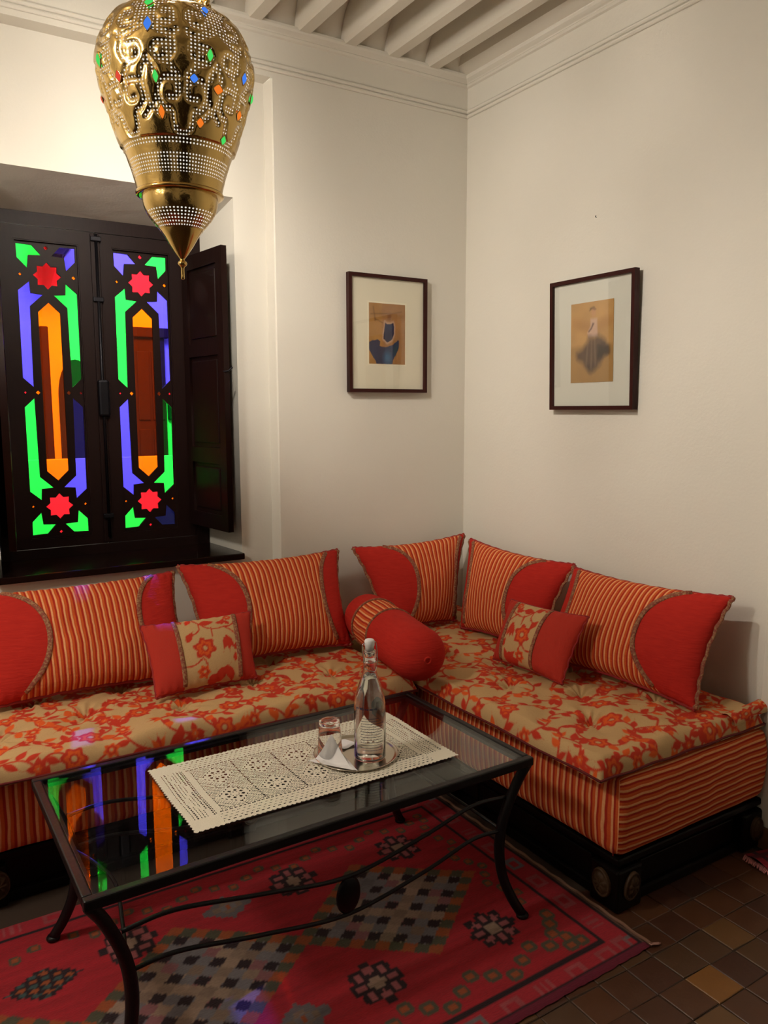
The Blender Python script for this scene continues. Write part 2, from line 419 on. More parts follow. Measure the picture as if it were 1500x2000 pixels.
# ---------------------------------------------------------------- window in the left wall
win = thing('window_1', None, None, (-1.70, .42, SZ), kind='structure')
box('window_sill', (SX0-.012, .045, SZ-.028), (SX1+.0, .47, SZ), M_sill, win, .004)
FY0, FY1 = .402, .465
SASH = ((-1.905, -2.105, -1.712, 0), (-1.5115, -1.708, -1.300, 1))
ZS0, ZS1 = .905, 2.262
plate('window_frame', [(WX0, SZ), (WX1, SZ), (WX1, WT), (WX0, WT)], [[(-2.106, ZS0-.002), (-2.106, ZS1+.002), (-1.299, ZS1+.002), (-1.299, ZS0-.002)]],
      FY1-FY0, Matrix(((1, 0, 0, 0), (0, 0, 1, (FY0+FY1)/2), (0, 1, 0, 0), (0, 0, 0, 1))), M_wood, win)
def XZ(y): return Matrix(((1, 0, 0, 0), (0, 0, 1, y), (0, 1, 0, 0), (0, 0, 0, 1)))
corner = [(.020, .573), (.055, .612), (.116, .614), (.115, .557), (.077, .517), (.071, .570)]
longp = [(.072, .463), (.117, .423), (.118, .062), (.078, .024), (.074, .362), (.022, .411), (.069, .415)]
ZC = 1.577
star = []
for k in range(16):
    a = PI/2+2*PI*k/16; r = .056 if k % 2 == 0 else .0415; star.append((r*math.cos(a), r*math.sin(a)))
def inset(poly, d):
    c = (sum(p[0] for p in poly)/len(poly), sum(p[1] for p in poly)/len(poly))
    return poly
for cx, xa, xb_, right in SASH:
    sash = bmesh.new()
    so = plate('sash', [(xa, ZS0), (xb_, ZS0), (xb_, ZS1), (xa, ZS1)], [[(cx-.128, ZC-.632), (cx-.128, ZC+.630), (cx+.128, ZC+.630), (cx+.128, ZC-.632)]], .045, XZ(.430), M_wood, win)
    shapes = []
    def add(poly, sx, sz, m): shapes.append(([(cx+sx*x, ZC+sz*z) for x, z in poly], m))
    B, G = (M_blue, M_green)
    A_, C_ = (G, B) if not right else (B, G)
    add(corner, -1, 1, A_); add(corner, 1, 1, C_)
    add(longp, -1, 1, B if not right else G); add(longp, 1, 1, G if not right else B)
    add(longp, -1, -1, G if not right else B); add(longp, 1, -1, B if not right else G)
    add(corner, -1, -1, G); add(corner, 1, -1, G if not right else M_dblue)
    shapes.append(([(cx+x, ZC+.490+z) for x, z in star], M_red)); shapes.append(([(cx+x, ZC-.493+z) for x, z in star], M_red))
    shapes.append(([(cx-.044, ZC-.338), (cx, ZC-.380), (cx+.044, ZC-.338), (cx+.044, ZC+.338), (cx, ZC+.380), (cx-.044, ZC+.338)], M_amber))
    for dx, dz, r, m in ((0, .605, .009, M_red), (0, -.607, .007, M_red), (.106, .490, .008, M_amber), (-.106, .490, .006, M_amber), (.062, 0, .009, M_amber), (-.062, 0, .009, M_amber), (.112, 0, .006, M_red), (-.112, 0, .005, M_red), (.108, -.49, .006, M_amber), (-.108, -.49, .005, M_amber)):
        shapes.append(([(cx+dx-r, ZC+dz), (cx+dx, ZC+dz-r), (cx+dx+r, ZC+dz), (cx+dx, ZC+dz+r)], m))
    plate('fretwork_board', [(cx-.1285, ZC-.6325), (cx+.1285, ZC-.6325), (cx+.1285, ZC+.6305), (cx-.1285, ZC+.6305)], [s for s, m in shapes], .010, XZ(.428), M_wood, so)
    for s, m in shapes: plate('pane', s, [], .003, XZ(.431), m, so)
    # thin bead inside the sash opening
    plate('glazing_bead', [(cx-.1285, ZC-.6325), (cx+.1285, ZC-.6325), (cx+.1285, ZC+.6305), (cx-.1285, ZC+.6305)],
          [[(cx-.1225, ZC-.627), (cx-.1225, ZC+.625), (cx+.1225, ZC+.625), (cx+.1225, ZC-.627)]], .012, XZ(.4165), M_wood, so)
# espagnolette rod, guides and lock box at the meeting stiles
tag(tube('bolt_rod', [(-1.706, .392, .93), (-1.706, .392, 2.255)], .0065, M_darkmetal, win), 'slim dark iron bolt rod between the two sashes')
for z in (1.03, 1.98, 2.235): box('rod_guide', (-1.728, .385, z-.010), (-1.684, .408, z+.010), M_darkmetal, win, .003)
box('lock_box', (-1.728, .372, 1.475), (-1.680, .408, 1.635), M_darkmetal, win, .010)
box('astragal', (-1.728, .398, ZS0+.005), (-1.690, .408, ZS1-.005), M_wood, win, .003)
# folding inner shutters, both swung open
def shutter(hx, hy, fx, fy, side):
    d = Vector((fx-hx, fy-hy, 0)); Wd = d.length; d.normalize(); n = Vector((d.y, -d.x, 0))*side     # n points to the window side
    z0, z1 = .968, 2.188; T = .026
    M = Matrix(((d.x, 0, n.x, hx), (d.y, 0, n.y, hy), (0, 1, 0, 0), (0, 0, 0, 1)))
    pans = [(z0+.07, z0+.325), (z0+.375, z0+.80), (z0+.85, z1-.07)]
    pans = [(1.035, 1.265), (1.335, 1.74), (1.80, 2.125)]
    holes = [[(.055, a), (.055, b), (Wd-.055, b), (Wd-.055, a)] for a, b in pans]
    s = plate('shutter', [(0, z0), (Wd, z0), (Wd, z1), (0, z1)], holes, T, M @ Matrix.Translation((0, 0, -T/2)), M_wood, win, .0)
    for a, b in pans:
        bm = abox(bmesh.new(), (.055, a, -T+.004), (Wd-.055, b, -.010), M)
        abox(bm, (.075, a+.02, -T+.002), (Wd-.075, b-.02, -.004), M, .004); bmobj('shutter_panel', bm, M_wood, s)
    return s
sR = shutter(-1.335, .392, -1.288, .005, 1)
tag(sR, 'open dark shutter leaf on the right, panels facing the room')
sL = shutter(-2.090, .392, -2.137, .005, -1)
tag(sL, 'open dark shutter leaf on the left, seen nearly edge on')
tube('shutter_hook', smooth_path([(-1.290, .012, 1.665), (-1.272, -.004, 1.668), (-1.256, -.010, 1.684)], 5), .004, M_darkmetal, sR)

# ---------------------------------------------------------------- lit courtyard seen through the panes
struct(box('wall_courtyard_back', (-4.6, 3.4, 0), (1.6, 3.5, 4.2), M_court))
struct(box('wall_courtyard_left', (-4.7, .47, 0), (-4.6, 3.5, 4.2), M_doorw))
for x0_, x1_ in ((-4.6, -1.80), (-.25, 1.6)): struct(box('spill_panel', (x0_, 3.36, 0), (x1_, 3.40, 4.2), M_doorw))  # unseen dark boards, added to cut coloured spill on the shutter
struct(box('wall_courtyard_right', (1.6, .4, 0), (1.7, 3.5, 4.2), M_court))
struct(box('ceiling_courtyard', (-4.7, .4, 4.2), (1.7, 3.5, 4.3), M_court))
struct(box('floor_courtyard', (-4.7, .47, -.1), (1.7, 3.5, 0), wood('courtyard_tiles', (.20, .10, .05), (.14, .07, .04), .6)))
dr = thing('door_1', None, None, (-.67, 3.36, 0), kind='structure')
bm = bmesh.new(); abox(bm, (-.800, 3.34, 0), (-.552, 3.40, 2.09)); abox(bm, (-.84, 3.30, 2.09), (-.515, 3.40, 2.17), None, .01); bmobj('door_frame', bm, M_doorw, dr)
for x in (-.785, -.668):
    for a, b in ((.15, .75), (.85, 1.35), (1.42, 1.98)): box('door_panel', (x, 3.325, a), (x+.100, 3.345, b), M_doorw, dr, .008)
# arched dark passage, a dark timber post and a white parapet in front
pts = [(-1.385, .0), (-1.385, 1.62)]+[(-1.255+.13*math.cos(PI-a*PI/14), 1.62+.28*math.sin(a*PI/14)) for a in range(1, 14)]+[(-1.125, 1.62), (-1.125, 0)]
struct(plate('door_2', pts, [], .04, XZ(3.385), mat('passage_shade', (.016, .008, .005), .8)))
struct(box('trim_6', (-1.512, 3.30, 0), (-1.450, 3.40, 2.14), M_doorw, None, .01))
struct(box('wall_courtyard_parapet', (-4.6, 2.62, 0), (1.6, 2.74, 1.16), M_court))
struct(box('window_2', (-.53, 3.36, 1.42), (-.475, 3.40, 1.62), mat('far_window_dark', (.02, .02, .03), .3), None, .01))

# ---------------------------------------------------------------- corner seating: plinths, mattresses, quilted pads
PX = -.765
def plinth(name, label, x0, x1, y0, y1, front, ends, loc):
    """low dark base with mouldings, recessed panels and carved oval medallions; front = 'y' faces -y, 'x' faces -x"""
    t = thing(name, label, 'base', loc)
    bm = bmesh.new()
    abox(bm, (x0+.03, y0+.03, .03), (x1-.02, y1-.01, .150))
    abox(bm, (x0+.012, y0+.012, 0), (x1, y1, .035), None, .006)
    bmobj('plinth_body', bm, M_plinth, t)
    bm = bmesh.new(); abox(bm, (x0, y0, .146), (x1, y1, .172), None, .007); abox(bm, (x0+.014, y0+.014, .132), (x1, y1, .148), None, .005)
    bmobj('top_moulding', bm, M_plinth, t)
    return t
def medallion(t, c, n, r=(.034, .047), tilt=0.0):
    n = Vector(n); s = Vector((0, 0, 1)).cross(n); M = Matrix(((s.x, 0, n.x, c[0]), (s.y, 0, n.y, c[1]), (0, 1, n.z, c[2]), (0, 0, 0, 1))) @ Matrix.Rotation(tilt, 4, 'Z')
    V, F = [], []; seg = 28
    prof = [(1.0, 0), (1.0, .008), (.93, .013), (.84, .010), (.78, .008), (.70, .013), (.45, .018), (.2, .016), (.0, .019)]
    for q, z in prof:
        for k in range(seg):
            a = 2*PI*k/seg; wv_ = 1+.05*math.cos(8*a)*(q < .8)
            V.append(M @ Vector((r[0]*q*wv_*math.cos(a), r[1]*q*wv_*math.sin(a), z+.002*math.cos(8*a)*(.1 < q < .75))))
    for i in range(len(prof)-1):
        for k in range(seg): k2 = (k+1) % seg; F.append((i*seg+k, i*seg+k2, (i+1)*seg+k2, (i+1)*seg+k))
    tag(mobj('oval_medallion', V, F, M_carve, t, True), 'carved brown oval medallion')
YE = -1.76
pr_ = plinth('sofa_plinth', 'low black wooden plinth under the right-hand banquette, twin oval medallions at its corner', PX, -.02, YE, -.01, 'x', True, (PX, YE, 0))
bm = bmesh.new(); abox(bm, (PX-.006, YE-.006, .0), (PX+.105, YE+.105, .135), None, .008); bmobj('corner_post', bm, M_plinth, pr_)
bm = bmesh.new(); abox(bm, (-.155, YE-.006, .0), (-.025, YE+.09, .135), None, .008); bmobj('corner_post', bm, M_plinth, pr_)
medallion(pr_, (PX-.005, YE+.052, .078), (-1, 0, 0), (.034, .044), .25)
medallion(pr_, (PX+.052, YE-.005, .078), (0, -1, 0), (.030, .044), -.28)
medallion(pr_, (-.088, YE-.005, .075), (0, -1, 0), (.030, .042))
for a, b in ((YE+.125, -1.10), (-1.07, -.45)): box('side_panel', (PX+.022, a, .045), (PX+.034, b, .122), M_plinth, pr_, .004)
box('end_panel', (PX+.125, YE+.022, .045), (-.175, YE+.034, .122), M_plinth, pr_, .004)
pl_ = plinth('sofa_plinth', 'low black wooden plinth under the long banquette below the window', -3.25, PX-.01, -.745, -.01, 'y', False, (-2.0, -.745, 0))
for x in (-2.36, -1.55):
    bm = bmesh.new(); abox(bm, (x-.055, -.751, 0), (x+.055, -.66, .135), None, .008); bmobj('corner_post', bm, M_plinth, pl_)
    medallion(pl_, (x+.03, -.752, .078), (0, -1, 0), (.032, .044))

def rbox_mattress(name, label, x0, x1, y0, y1, z0, z1, mode, r=.035):
    """upholstered box: superellipse-rounded, faces bulging softly; stripe coordinate in uv.x"""
    nu, nv, nz = 46, 46, 12
    V, F, UV, ZN = [], [], [], []
    cx, cy, cz = (x0+x1)/2, (y0+y1)/2, (z0+z1)/2; hx, hy, hz = (x1-x0)/2, (y1-y0)/2, (z1-z0)/2
    def put(P, u):
        p = Vector(P); q = Vector((p.x-cx, p.y-cy, p.z-cz))
        inner = Vector((max(-hx+r, min(hx-r, q.x)), max(-hy+r, min(hy-r, q.y)), max(-hz+r, min(hz-r, q.z))))
        d = q-inner
        if d.length > r: q = inner+d.normalized()*r
        b = 1-(q.z/hz)**2
        wob = float(vnoise(p.x*7+3, p.y*7+p.z*5))*.010+float(vnoise(p.x*21+3, p.y*21+p.z*17))*.004
        if abs(q.x) > hx-r-1e-6: q.x += math.copysign(.014*b+wob, q.x)
        if abs(q.y) > hy-r-1e-6: q.y += math.copysign(.014*b+wob, q.y)
        V.append((q.x+cx, q.y+cy, q.z+cz)); UV.append((u, 0)); ZN.append(0)
    def face(nu, nv, f, flip):
        off = len(V)
        for j in range(nv):
            for i in range(nu): P, u = f(i/(nu-1), j/(nv-1)); put(P, u)
        F.extend(grid_faces(nu, nv, off, flip))
    lx, ly, lz = x1-x0, y1-y0, z1-z0
    e = lambda t: .5-.5*math.cos(PI*t) if False else t
    if mode == 'y':       # stripes run across x, repeat along y; end face at y0 has horizontal stripes
        face(40, 60, lambda a, b: ((x0+lx*a, y0+ly*b, z1), y0+ly*b), False)
        face(16, 60, lambda a, b: ((x0, y0+ly*b, z0+lz*a), y0+ly*b), False)
        face(16, 60, lambda a, b: ((x1, y0+ly*b, z0+lz*a), y0+ly*b), True)
        face(44, 18, lambda a, b: ((x0+lx*a, y0, z0+lz*b), (z0+lz*b)*1.18+.006*math.sin(a*5)), False)
        face(44, 18, lambda a, b: ((x0+lx*a, y1, z0+lz*b), z0+lz*b), True)
    else:
        face(90, 30, lambda a, b: ((x0+lx*a, y0+ly*b, z1), x0+lx*a), False)
        face(90, 16, lambda a, b: ((x0+lx*a, y0, z0+lz*b), x0+lx*a), False)
        face(90, 16, lambda a, b: ((x0+lx*a, y1, z0+lz*b), x0+lx*a), True)
        face(16, 30, lambda a, b: ((x1, y0+ly*b, z0+lz*a), z0+lz*a), True)
        face(16, 30, lambda a, b: ((x0, y0+ly*b, z0+lz*a), z0+lz*a), False)
    off = len(V)
    V += [(x0+r, y0+r, z0), (x1-r, y0+r, z0), (x1-r, y1-r, z0), (x0+r, y1-r, z0)]; UV += [(0, 0)]*4; ZN += [0]*4; F.append((off, off+3, off+2, off+1))
    t = thing(name, label, 'mattress', (cx, cy, z0))
    o = mobj('mattress_body', V, F, M_matt, t, True); uvset(o.data, UV); attr(o.data, 'zone', ZN)
    return t
MR = rbox_mattress('seat_mattress', 'thick striped red and cream box mattress of the right-hand banquette', PX-.010, -.055, YE-.005, -.035, .173, .432, 'y')
ML = rbox_mattress('seat_mattress', 'thick striped red and cream box mattress of the banquette below the window', -3.2, PX-.046, -.765, -.035, .173, .425, 'x')
tube('seam_piping', smooth_path([(PX-.012, YE+.010, z) for z in (.185, .25, .31, .37, .42)], 3), .0022, M_pipe, MR)

# floral print, painted per vertex on the fabric grids
TAN = np.array((.60, .385, .18)); FR = np.array((.58, .030, .012)); FO = np.array((.76, .105, .014)); FL = np.array((.55, .16, .07))
class Print:
    def __init__(s, U0, U1, V0, V1, step):
        s.st = step; s.u0, s.v0 = U0, V0
        s.nu = int(round((U1-U0)/step))+1; s.nv = int(round((V1-V0)/step))+1
        s.U, s.V = np.meshgrid(U0+np.arange(s.nu)*step, V0+np.arange(s.nv)*step)
        s.C = np.empty((s.nv, s.nu, 3)); s.C[:] = TAN
    def win(s, u, v, r):
        i0 = max(0, int((u-r-s.u0)/s.st)); i1 = min(s.nu, int((u+r-s.u0)/s.st)+2)
        j0 = max(0, int((v-r-s.v0)/s.st)); j1 = min(s.nv, int((v+r-s.v0)/s.st)+2)
        return (slice(j0, j1), slice(i0, i1)) if i1 > i0 and j1 > j0 else None
    def paint(s, w, a, c):
        a = np.clip(a, 0, 1)[..., None]; s.C[w] = s.C[w]*(1-a)+c*a
    def leaf(s, u, v, ang, ln, wd, c):
        w = s.win(u, v, ln*.6)
        if not w: return
        x = (s.U[w]-u)*math.cos(ang)+(s.V[w]-v)*math.sin(ang); y = -(s.U[w]-u)*math.sin(ang)+(s.V[w]-v)*math.cos(ang)
        t = np.clip(x/ln+.5, 0, 1); hw = wd*.5*np.sin(PI*t**.8)
        s.paint(w, (hw-np.abs(y))/s.st+.5, c)
    def line(s, P, wd, c):
        for k in range(len(P)-1):
            a, b = P[k], P[k+1]; m_ = ((a[0]+b[0])/2, (a[1]+b[1])/2); l = math.hypot(b[0]-a[0], b[1]-a[1])+1e-9
            w = s.win(*m_, l/2+wd+s.st)
            if not w: continue
            t = np.clip(((s.U[w]-a[0])*(b[0]-a[0])+(s.V[w]-a[1])*(b[1]-a[1]))/l**2, 0, 1)
            d = np.hypot(s.U[w]-a[0]-t*(b[0]-a[0]), s.V[w]-a[1]-t*(b[1]-a[1]))
            s.paint(w, (wd*.5-d)/s.st+.5, c)
    def flower(s, u, v, r, c, c2, ph=0.0):
        w = s.win(u, v, r*1.2)
        if not w: return
        d = np.hypot(s.U[w]-u, s.V[w]-v); th = np.arctan2(s.V[w]-v, s.U[w]-u)+ph
        R_ = r*(.86+.14*np.cos(6*th)); s.paint(w, (R_-d)/s.st+.5, c)
        s.paint(w, ((R_*.70-d)/s.st+.5)*(d > r*.34), c2)
        s.paint(w, (.0018-np.abs(np.sin(3*th))*d*.5)/s.st*.8*(d < R_*.9)*(d > r*.3), c)
        s.paint(w, (r*.20-d)/s.st+.5, TAN)
def curve2(a, b, bend, n=14):
    out = []; nx, ny = -(b[1]-a[1]), b[0]-a[0]
    for i in range(n+1):
        t = i/n; k = bend*math.sin(PI*t); out.append((a[0]+(b[0]-a[0])*t+nx*k, a[1]+(b[1]-a[1])*t+ny*k))
    return out
def floral(p, U0, U1, V0, V1, cell=.125, seed=1, sc=1.0):
    rd = random.Random(seed); nodes = {}
    nu, nv = int((U1-U0)/cell)+3, int((V1-V0)/cell)+3
    for i in range(nu):
        for j in range(nv):
            nodes[i, j] = (U0+(i-.5+(j % 2)*.5)*cell+rd.uniform(-.18, .18)*cell, V0+(j-.5)*cell+rd.uniform(-.18, .18)*cell)
    for (i, j), a in nodes.items():
        for d in ((1, 0), (0, 1)):
            b = nodes.get((i+d[0], j+d[1]))
            if b is None or rd.random() < .18: continue
            P = curve2(a, b, rd.choice((-.3, .3))); p.line(P, .0068*sc, FR)
            for t in (.28, .5, .74):
                k = int(t*14); q = P[k]; ang = math.atan2(P[k+1][1]-q[1], P[k+1][0]-q[0])+rd.choice((-1, 1))*rd.uniform(.6, 1.1)
                ln = rd.uniform(.036, .052)*sc; c = FR if rd.random() < .7 else FO
                p.leaf(q[0]+math.cos(ang)*ln*.55, q[1]+math.sin(ang)*ln*.55, ang, ln, ln*.52, c)
    for (i, j), a in nodes.items():
        k = (i*3+j*5) % 4
        if k == 0: p.flower(a[0], a[1], .041*sc, FR, FO, rd.random())
        elif k == 1:
            for q in range(5):
                an = q*2*PI/5+rd.random(); p.leaf(a[0]+math.cos(an)*.017*sc, a[1]+math.sin(an)*.017*sc, an, .034*sc, .021*sc, FR)
            p.flower(a[0], a[1], .012*sc, FO, FO)
        elif k == 2:
            an = rd.uniform(0, 6.3)
            for q in (-.6, 0, .6): p.leaf(a[0]+math.cos(an+q)*.018*sc, a[1]+math.sin(an+q)*.018*sc, an+q, .042*sc, .018*sc, FO if q else FR)
        else: p.flower(a[0], a[1], .026*sc, FO, FR, rd.random())

def pad(name, label, x0, x1, y0, y1, z0, th, seed, tufts):
    st = .0038; r = .036; e = .075               # e: arc length of the rounded side
    p = Print(x0-e+r, x1+e-r, y0-e+r, y1+e-r, st); floral(p, x0-e, x1+e, y0-e, y1+e, .114, seed, 1.0)
    def wrap(S, a, b):
        fa, fb = np.clip((S-(a-e+r))/e, 0, 1)*PI/2, np.clip(((b+e-r)-S)/e, 0, 1)*PI/2
        X = np.where(S < a+r, a+r*(1-np.cos(fa)), np.where(S > b-r, b-r*(1-np.cos(fb)), S)); return X, np.sin(fa)*np.sin(fb)
    U, hx_ = wrap(p.U, x0, x1); V_, hy_ = wrap(p.V, y0, y1); prof = hx_*hy_
    dx = np.minimum(U-x0, x1-U); dy = np.minimum(V_-y0, y1-V_)
    H = th*prof*(1+.30*vnoise(U*6, V_*6+seed)+.14*vnoise(U*15, V_*15))
    for tx, ty in tufts:
        q = np.hypot(U-tx, V_-ty); th_ = np.arctan2(V_-ty, U-tx)
        H -= .022*np.exp(-(q/.030)**2)*prof + .010*np.exp(-(q/.085)**2)*np.cos(th_*5+tx*9)**2*prof
    H += .004*np.sin(U*2*PI/.20)*np.sin(V_*2*PI/.23)*prof
    wob = .006*vnoise((U+V_)*9, (U-V_)*9+seed)*(1-prof)
    X = U+wob*np.where(dx < r, 1, 0); Y = V_+wob*np.where(dy < r, 1, 0)
    V = np.stack([X, Y, z0+H], -1).reshape(-1, 3)
    t = thing(name, label, 'seat pad', ((x0+x1)/2, (y0+y1)/2, z0))
    me = bpy.data.meshes.new('pad_cover'); n, k = p.nu, p.nv
    idx = np.arange(n*k).reshape(k, n); Fq = np.stack([idx[:-1, :-1], idx[:-1, 1:], idx[1:, 1:], idx[1:, :-1]], -1).reshape(-1, 4)
    me.from_pydata(V.tolist(), [], Fq.tolist()); me.update(); me.shade_smooth(); me.materials.append(M_col)
    cattr(me, 'Col', p.C.reshape(-1, 3)); o = lnk(bpy.data.objects.new('pad_cover', me), t)
    ring = [(x0-.001, y0-.001), (x1, y0-.001), (x1, y1), (x0-.001, y1)]; P = []
    for a, b in zip(ring, ring[1:]+ring[:1]):
        m_ = 40
        for i in range(m_):
            u_, v_ = a[0]+(b[0]-a[0])*i/m_, a[1]+(b[1]-a[1])*i/m_
            P.append((u_, v_, z0+.006+.002*math.sin(i*.7)))
    P.append(P[0]); tube('pad_piping', P, .0042, M_dpipe, t, 6)
    return t
PR = pad('seat_pad', 'floral tan and red quilted pad on the right-hand banquette', -.850, -.06, -1.758, -.04, .434, .062, 3,
         [(-.62, -1.5), (-.30, -1.5), (-.62, -1.1), (-.30, -1.1), (-.62, -.7), (-.30, -.7), (-.62, -.3), (-.46, -1.3), (-.46, -.9)])
PL = pad('seat_pad', 'floral tan and red quilted pad on the banquette below the window', -3.05, -.862, -.845, -.04, .427, .062, 5,
         [(-2.30, -.62), (-2.02, -.55), (-1.72, -.64), (-1.42, -.55), (-1.12, -.62), (-2.60, -.55), (-2.16, -.36), (-1.86, -.36), (-1.56, -.36), (-1.26, -.36)])

# the right pad's far right corner is turned up against the wall
def fold():
    p = Print(0, .20, 0, .16, .004); floral(p, 0, .2, 0, .16, .09, 11)
    U, V_ = p.U, p.V; a = V_/.16*PI*.95
    rr_ = .026+.004*vnoise(U*20, V_*30)
    X = -.235+U*.95; Y = -1.735+.0*U+np.cos(a)*-rr_*1.0+.008*vnoise(U*16, V_*12); Z = .500+np.sin(a)*rr_*1.05+.012*(U/.2)
    Z = .470+np.sin(a)*rr_*1.25+.014*(U/.2)
    V = np.stack([X, Y, Z], -1).reshape(-1, 3)
    o = mobj('pad_corner_fold', V, grid_faces(p.nu, p.nv), M_col, PR, True); cattr(o.data, 'Col', p.C.reshape(-1, 3))
fold()

# ---------------------------------------------------------------- cushions
def cushion(name, label, TL, TR, BR, BL, thick, wl=0, wr=0, kind='big', group=None, pinch=.045, seed=0, body_mat=None, fl=None):
    TL, TR, BR, BL = [Vector(q) for q in (TL, TR, BR, BL)]
    W = ((TR-TL).length+(BR-BL).length)/2; H = ((TL-BL).length+(TR-BR).length)/2
    n = (TR-TL).cross(BL-TL).normalized()*-1         # towards the room
    ctr = (TL+TR+BR+BL)/4
    if n.dot(CAM-ctr) < 0: n = -n
    NU, NV = (150, 96) if kind == 'big' else (120, 84)
    u = np.linspace(0, 1, NU); v = np.linspace(0, 1, NV); u = .5-.5*np.cos(PI*(u*.9+.05))/math.cos(PI*.05); v = .5-.5*np.cos(PI*(v*.9+.05))/math.cos(PI*.05)
    U, V_ = np.meshgrid(u, v)                        # v: 0 bottom .. 1 top
    a = 16*U*(1-U)*V_*(1-V_)
    # edges pull in between the corners
    ex = (1-(2*V_-1)**2); ey = (1-(2*U-1)**2)
    U2 = U+pinch*(.5-U)*2*ex*np.abs(2*U-1)**2*.9; V2 = V_+pinch*1.15*(.5-V_)*2*ey*np.abs(2*V_-1)**2
    def P0(U2, V2):
        T = np.array(TL)[None, None]*(1-U2[..., None])+np.array(TR)[None, None]*U2[..., None]
        B = np.array(BL)[None, None]*(1-U2[..., None])+np.array(BR)[None, None]*U2[..., None]
        return T*V2[..., None]+B*(1-V2[..., None])
    base = P0(U2, V2)
    prof = np.clip(a, 0, 1)**.42
    wr_ = .10*vnoise(U*W*9+seed*3.1, V_*H*9+seed)+.05*vnoise(U*W*24+seed, V_*H*16)
    edgew = np.exp(-(1-np.abs(2*V_-1))/.10)+np.exp(-(1-np.abs(2*U-1))/.08)
    ruff = .0035*np.sin(U*W*2*PI/.035+3*vnoise(U*9, V_*3))*np.exp(-(1-np.abs(2*V_-1))/.12)*(a > .02)
    front = base+np.array(n)*((thick*.62*prof*(1+wr_)*(1-.10*(V_-.35)))+ruff)[..., None]
    back = base-np.array(n)*(thick*.38*prof)[..., None]
    zl = U < (wl*np.sqrt(np.clip(1-((V_-.48)/.56)**2, 0, 1)) if wl else -1)
    zr = (1-U) < (wr*np.sqrt(np.clip(1-((V_-.48)/.56)**2, 0, 1)) if wr else -1)
    Vx = np.concatenate([front.reshape(-1, 3), back.reshape(-1, 3)])
    F = grid_faces(NU, NV)+grid_faces(NU, NV, NU*NV, True)
    t = thing(name, label, 'cushion', tuple((BL+BR)/2), group)
    if fl is None:
        o = mobj('cushion_cover', Vx, F, body_mat or M_cush, t, True)
        uv = np.stack([U*W, V_*H], -1).reshape(-1, 2); uvset(o.data, np.concatenate([uv, uv]))
        # smooth zone value so the colour border is crisp between vertices
        fz = lambda q: q.astype(float)
        dl = np.clip((wl*np.sqrt(np.clip(1-((V_-.48)/.56)**2, 0, 1))-U)*W/.01+.5, 0, 1) if wl else 0*U
        dr_ = np.clip((wr*np.sqrt(np.clip(1-((V_-.48)/.56)**2, 0, 1))-(1-U))*W/.01+.5, 0, 1) if wr else 0*U
        z = np.maximum(dl, dr_).ravel(); attr(o.data, 'zone', np.concatenate([z, z]))
    else:
        o = mobj('cushion_cover', Vx, F, M_col, t, True)
        ul, ur = fl; C = np.empty((NV, NU, 3)); fa, fb, sd = .0, .0, seed
        p = Print(0, 1, 0, 1, .004); 
        sampler(p, ul, ur, W, H, seed)
        iu = np.clip((U/ .004).round().astype(int), 0, p.nu-1); iv = np.clip((V_/.004).round().astype(int), 0, p.nv-1)
        C = p.C[iv, iu]; red = np.array((.50, .026, .017)); C[(U < ul) | (U > ur)] = red
        cattr(o.data, 'Col', np.concatenate([C.reshape(-1, 3)]*2))
    # surface lookup for the trims
    def surf(uq, vq, off=.003):
        i = np.argmin(np.abs(u-uq)); j = np.argmin(np.abs(v-vq)); i0 = max(1, min(NU-2, i)); j0 = max(1, min(NV-2, j))
        fi = np.interp(uq, u, np.arange(NU)); fj = np.interp(vq, v, np.arange(NV)); i = int(min(fi, NU-2)); j = int(min(fj, NV-2)); a_, b_ = fi-i, fj-j
        q = (front[j, i]*(1-a_)+front[j, i+1]*a_)*(1-b_)+(front[j+1, i]*(1-a_)+front[j+1, i+1]*a_)*b_
        return Vector(q)+n*off
    def braid(P, r=(.0035, .0095)):
        V, F = tube_vf(P, [r]*len(P), 8, True, n); return mobj('braid', V, F, M_braid, t, True)
    if fl is None:
        for wz, sgn in ((wl, 1), (wr, -1)):
            if not wz: continue
            P = []
            for k in range(61):
                vv = -.06+1.08*k/60; uq = wz*math.sqrt(max(0, 1-((vv-.48)/.56)**2))
                if not (0.02 < vv < .98): continue
                if uq < .012: continue
                P.append(surf(uq if sgn > 0 else 1-uq, vv, .002))
            braid(P)
    else:
        for uq in fl: braid([surf(uq, .02+.96*k/40, .002) for k in range(41)], (.003, .0085))
    # edge piping / braid all round
    def edge(side, k):
        if side == 0: return base[0, k]
        if side == 1: return base[k, NU-1]
        if side == 2: return base[NV-1, k]
        return base[k, 0]
    for side, m_ in ((0, M_pipe), (2, M_pipe), (1, M_braid if kind == 'big' else M_pipe), (3, M_braid if kind == 'big' else M_pipe)):
        K = NU if side in (0, 2) else NV; stp = 3; P = []
        for k in list(range(0, K-1, stp))+[K-1]:
            q = Vector(edge(side, k)); P.append(q+n*.004*math.sin(k*.55+seed))
        if kind == 'big': rad = (.0040, .0075) if m_ is M_pipe else (.0045, .011)
        else: rad = (.0035, .004)
        V, F = tube_vf(P, [rad]*len(P), 8, True, n); mobj('edge_piping' if m_ is M_pipe else 'edge_braid', V, F, m_, t, True)
    return t
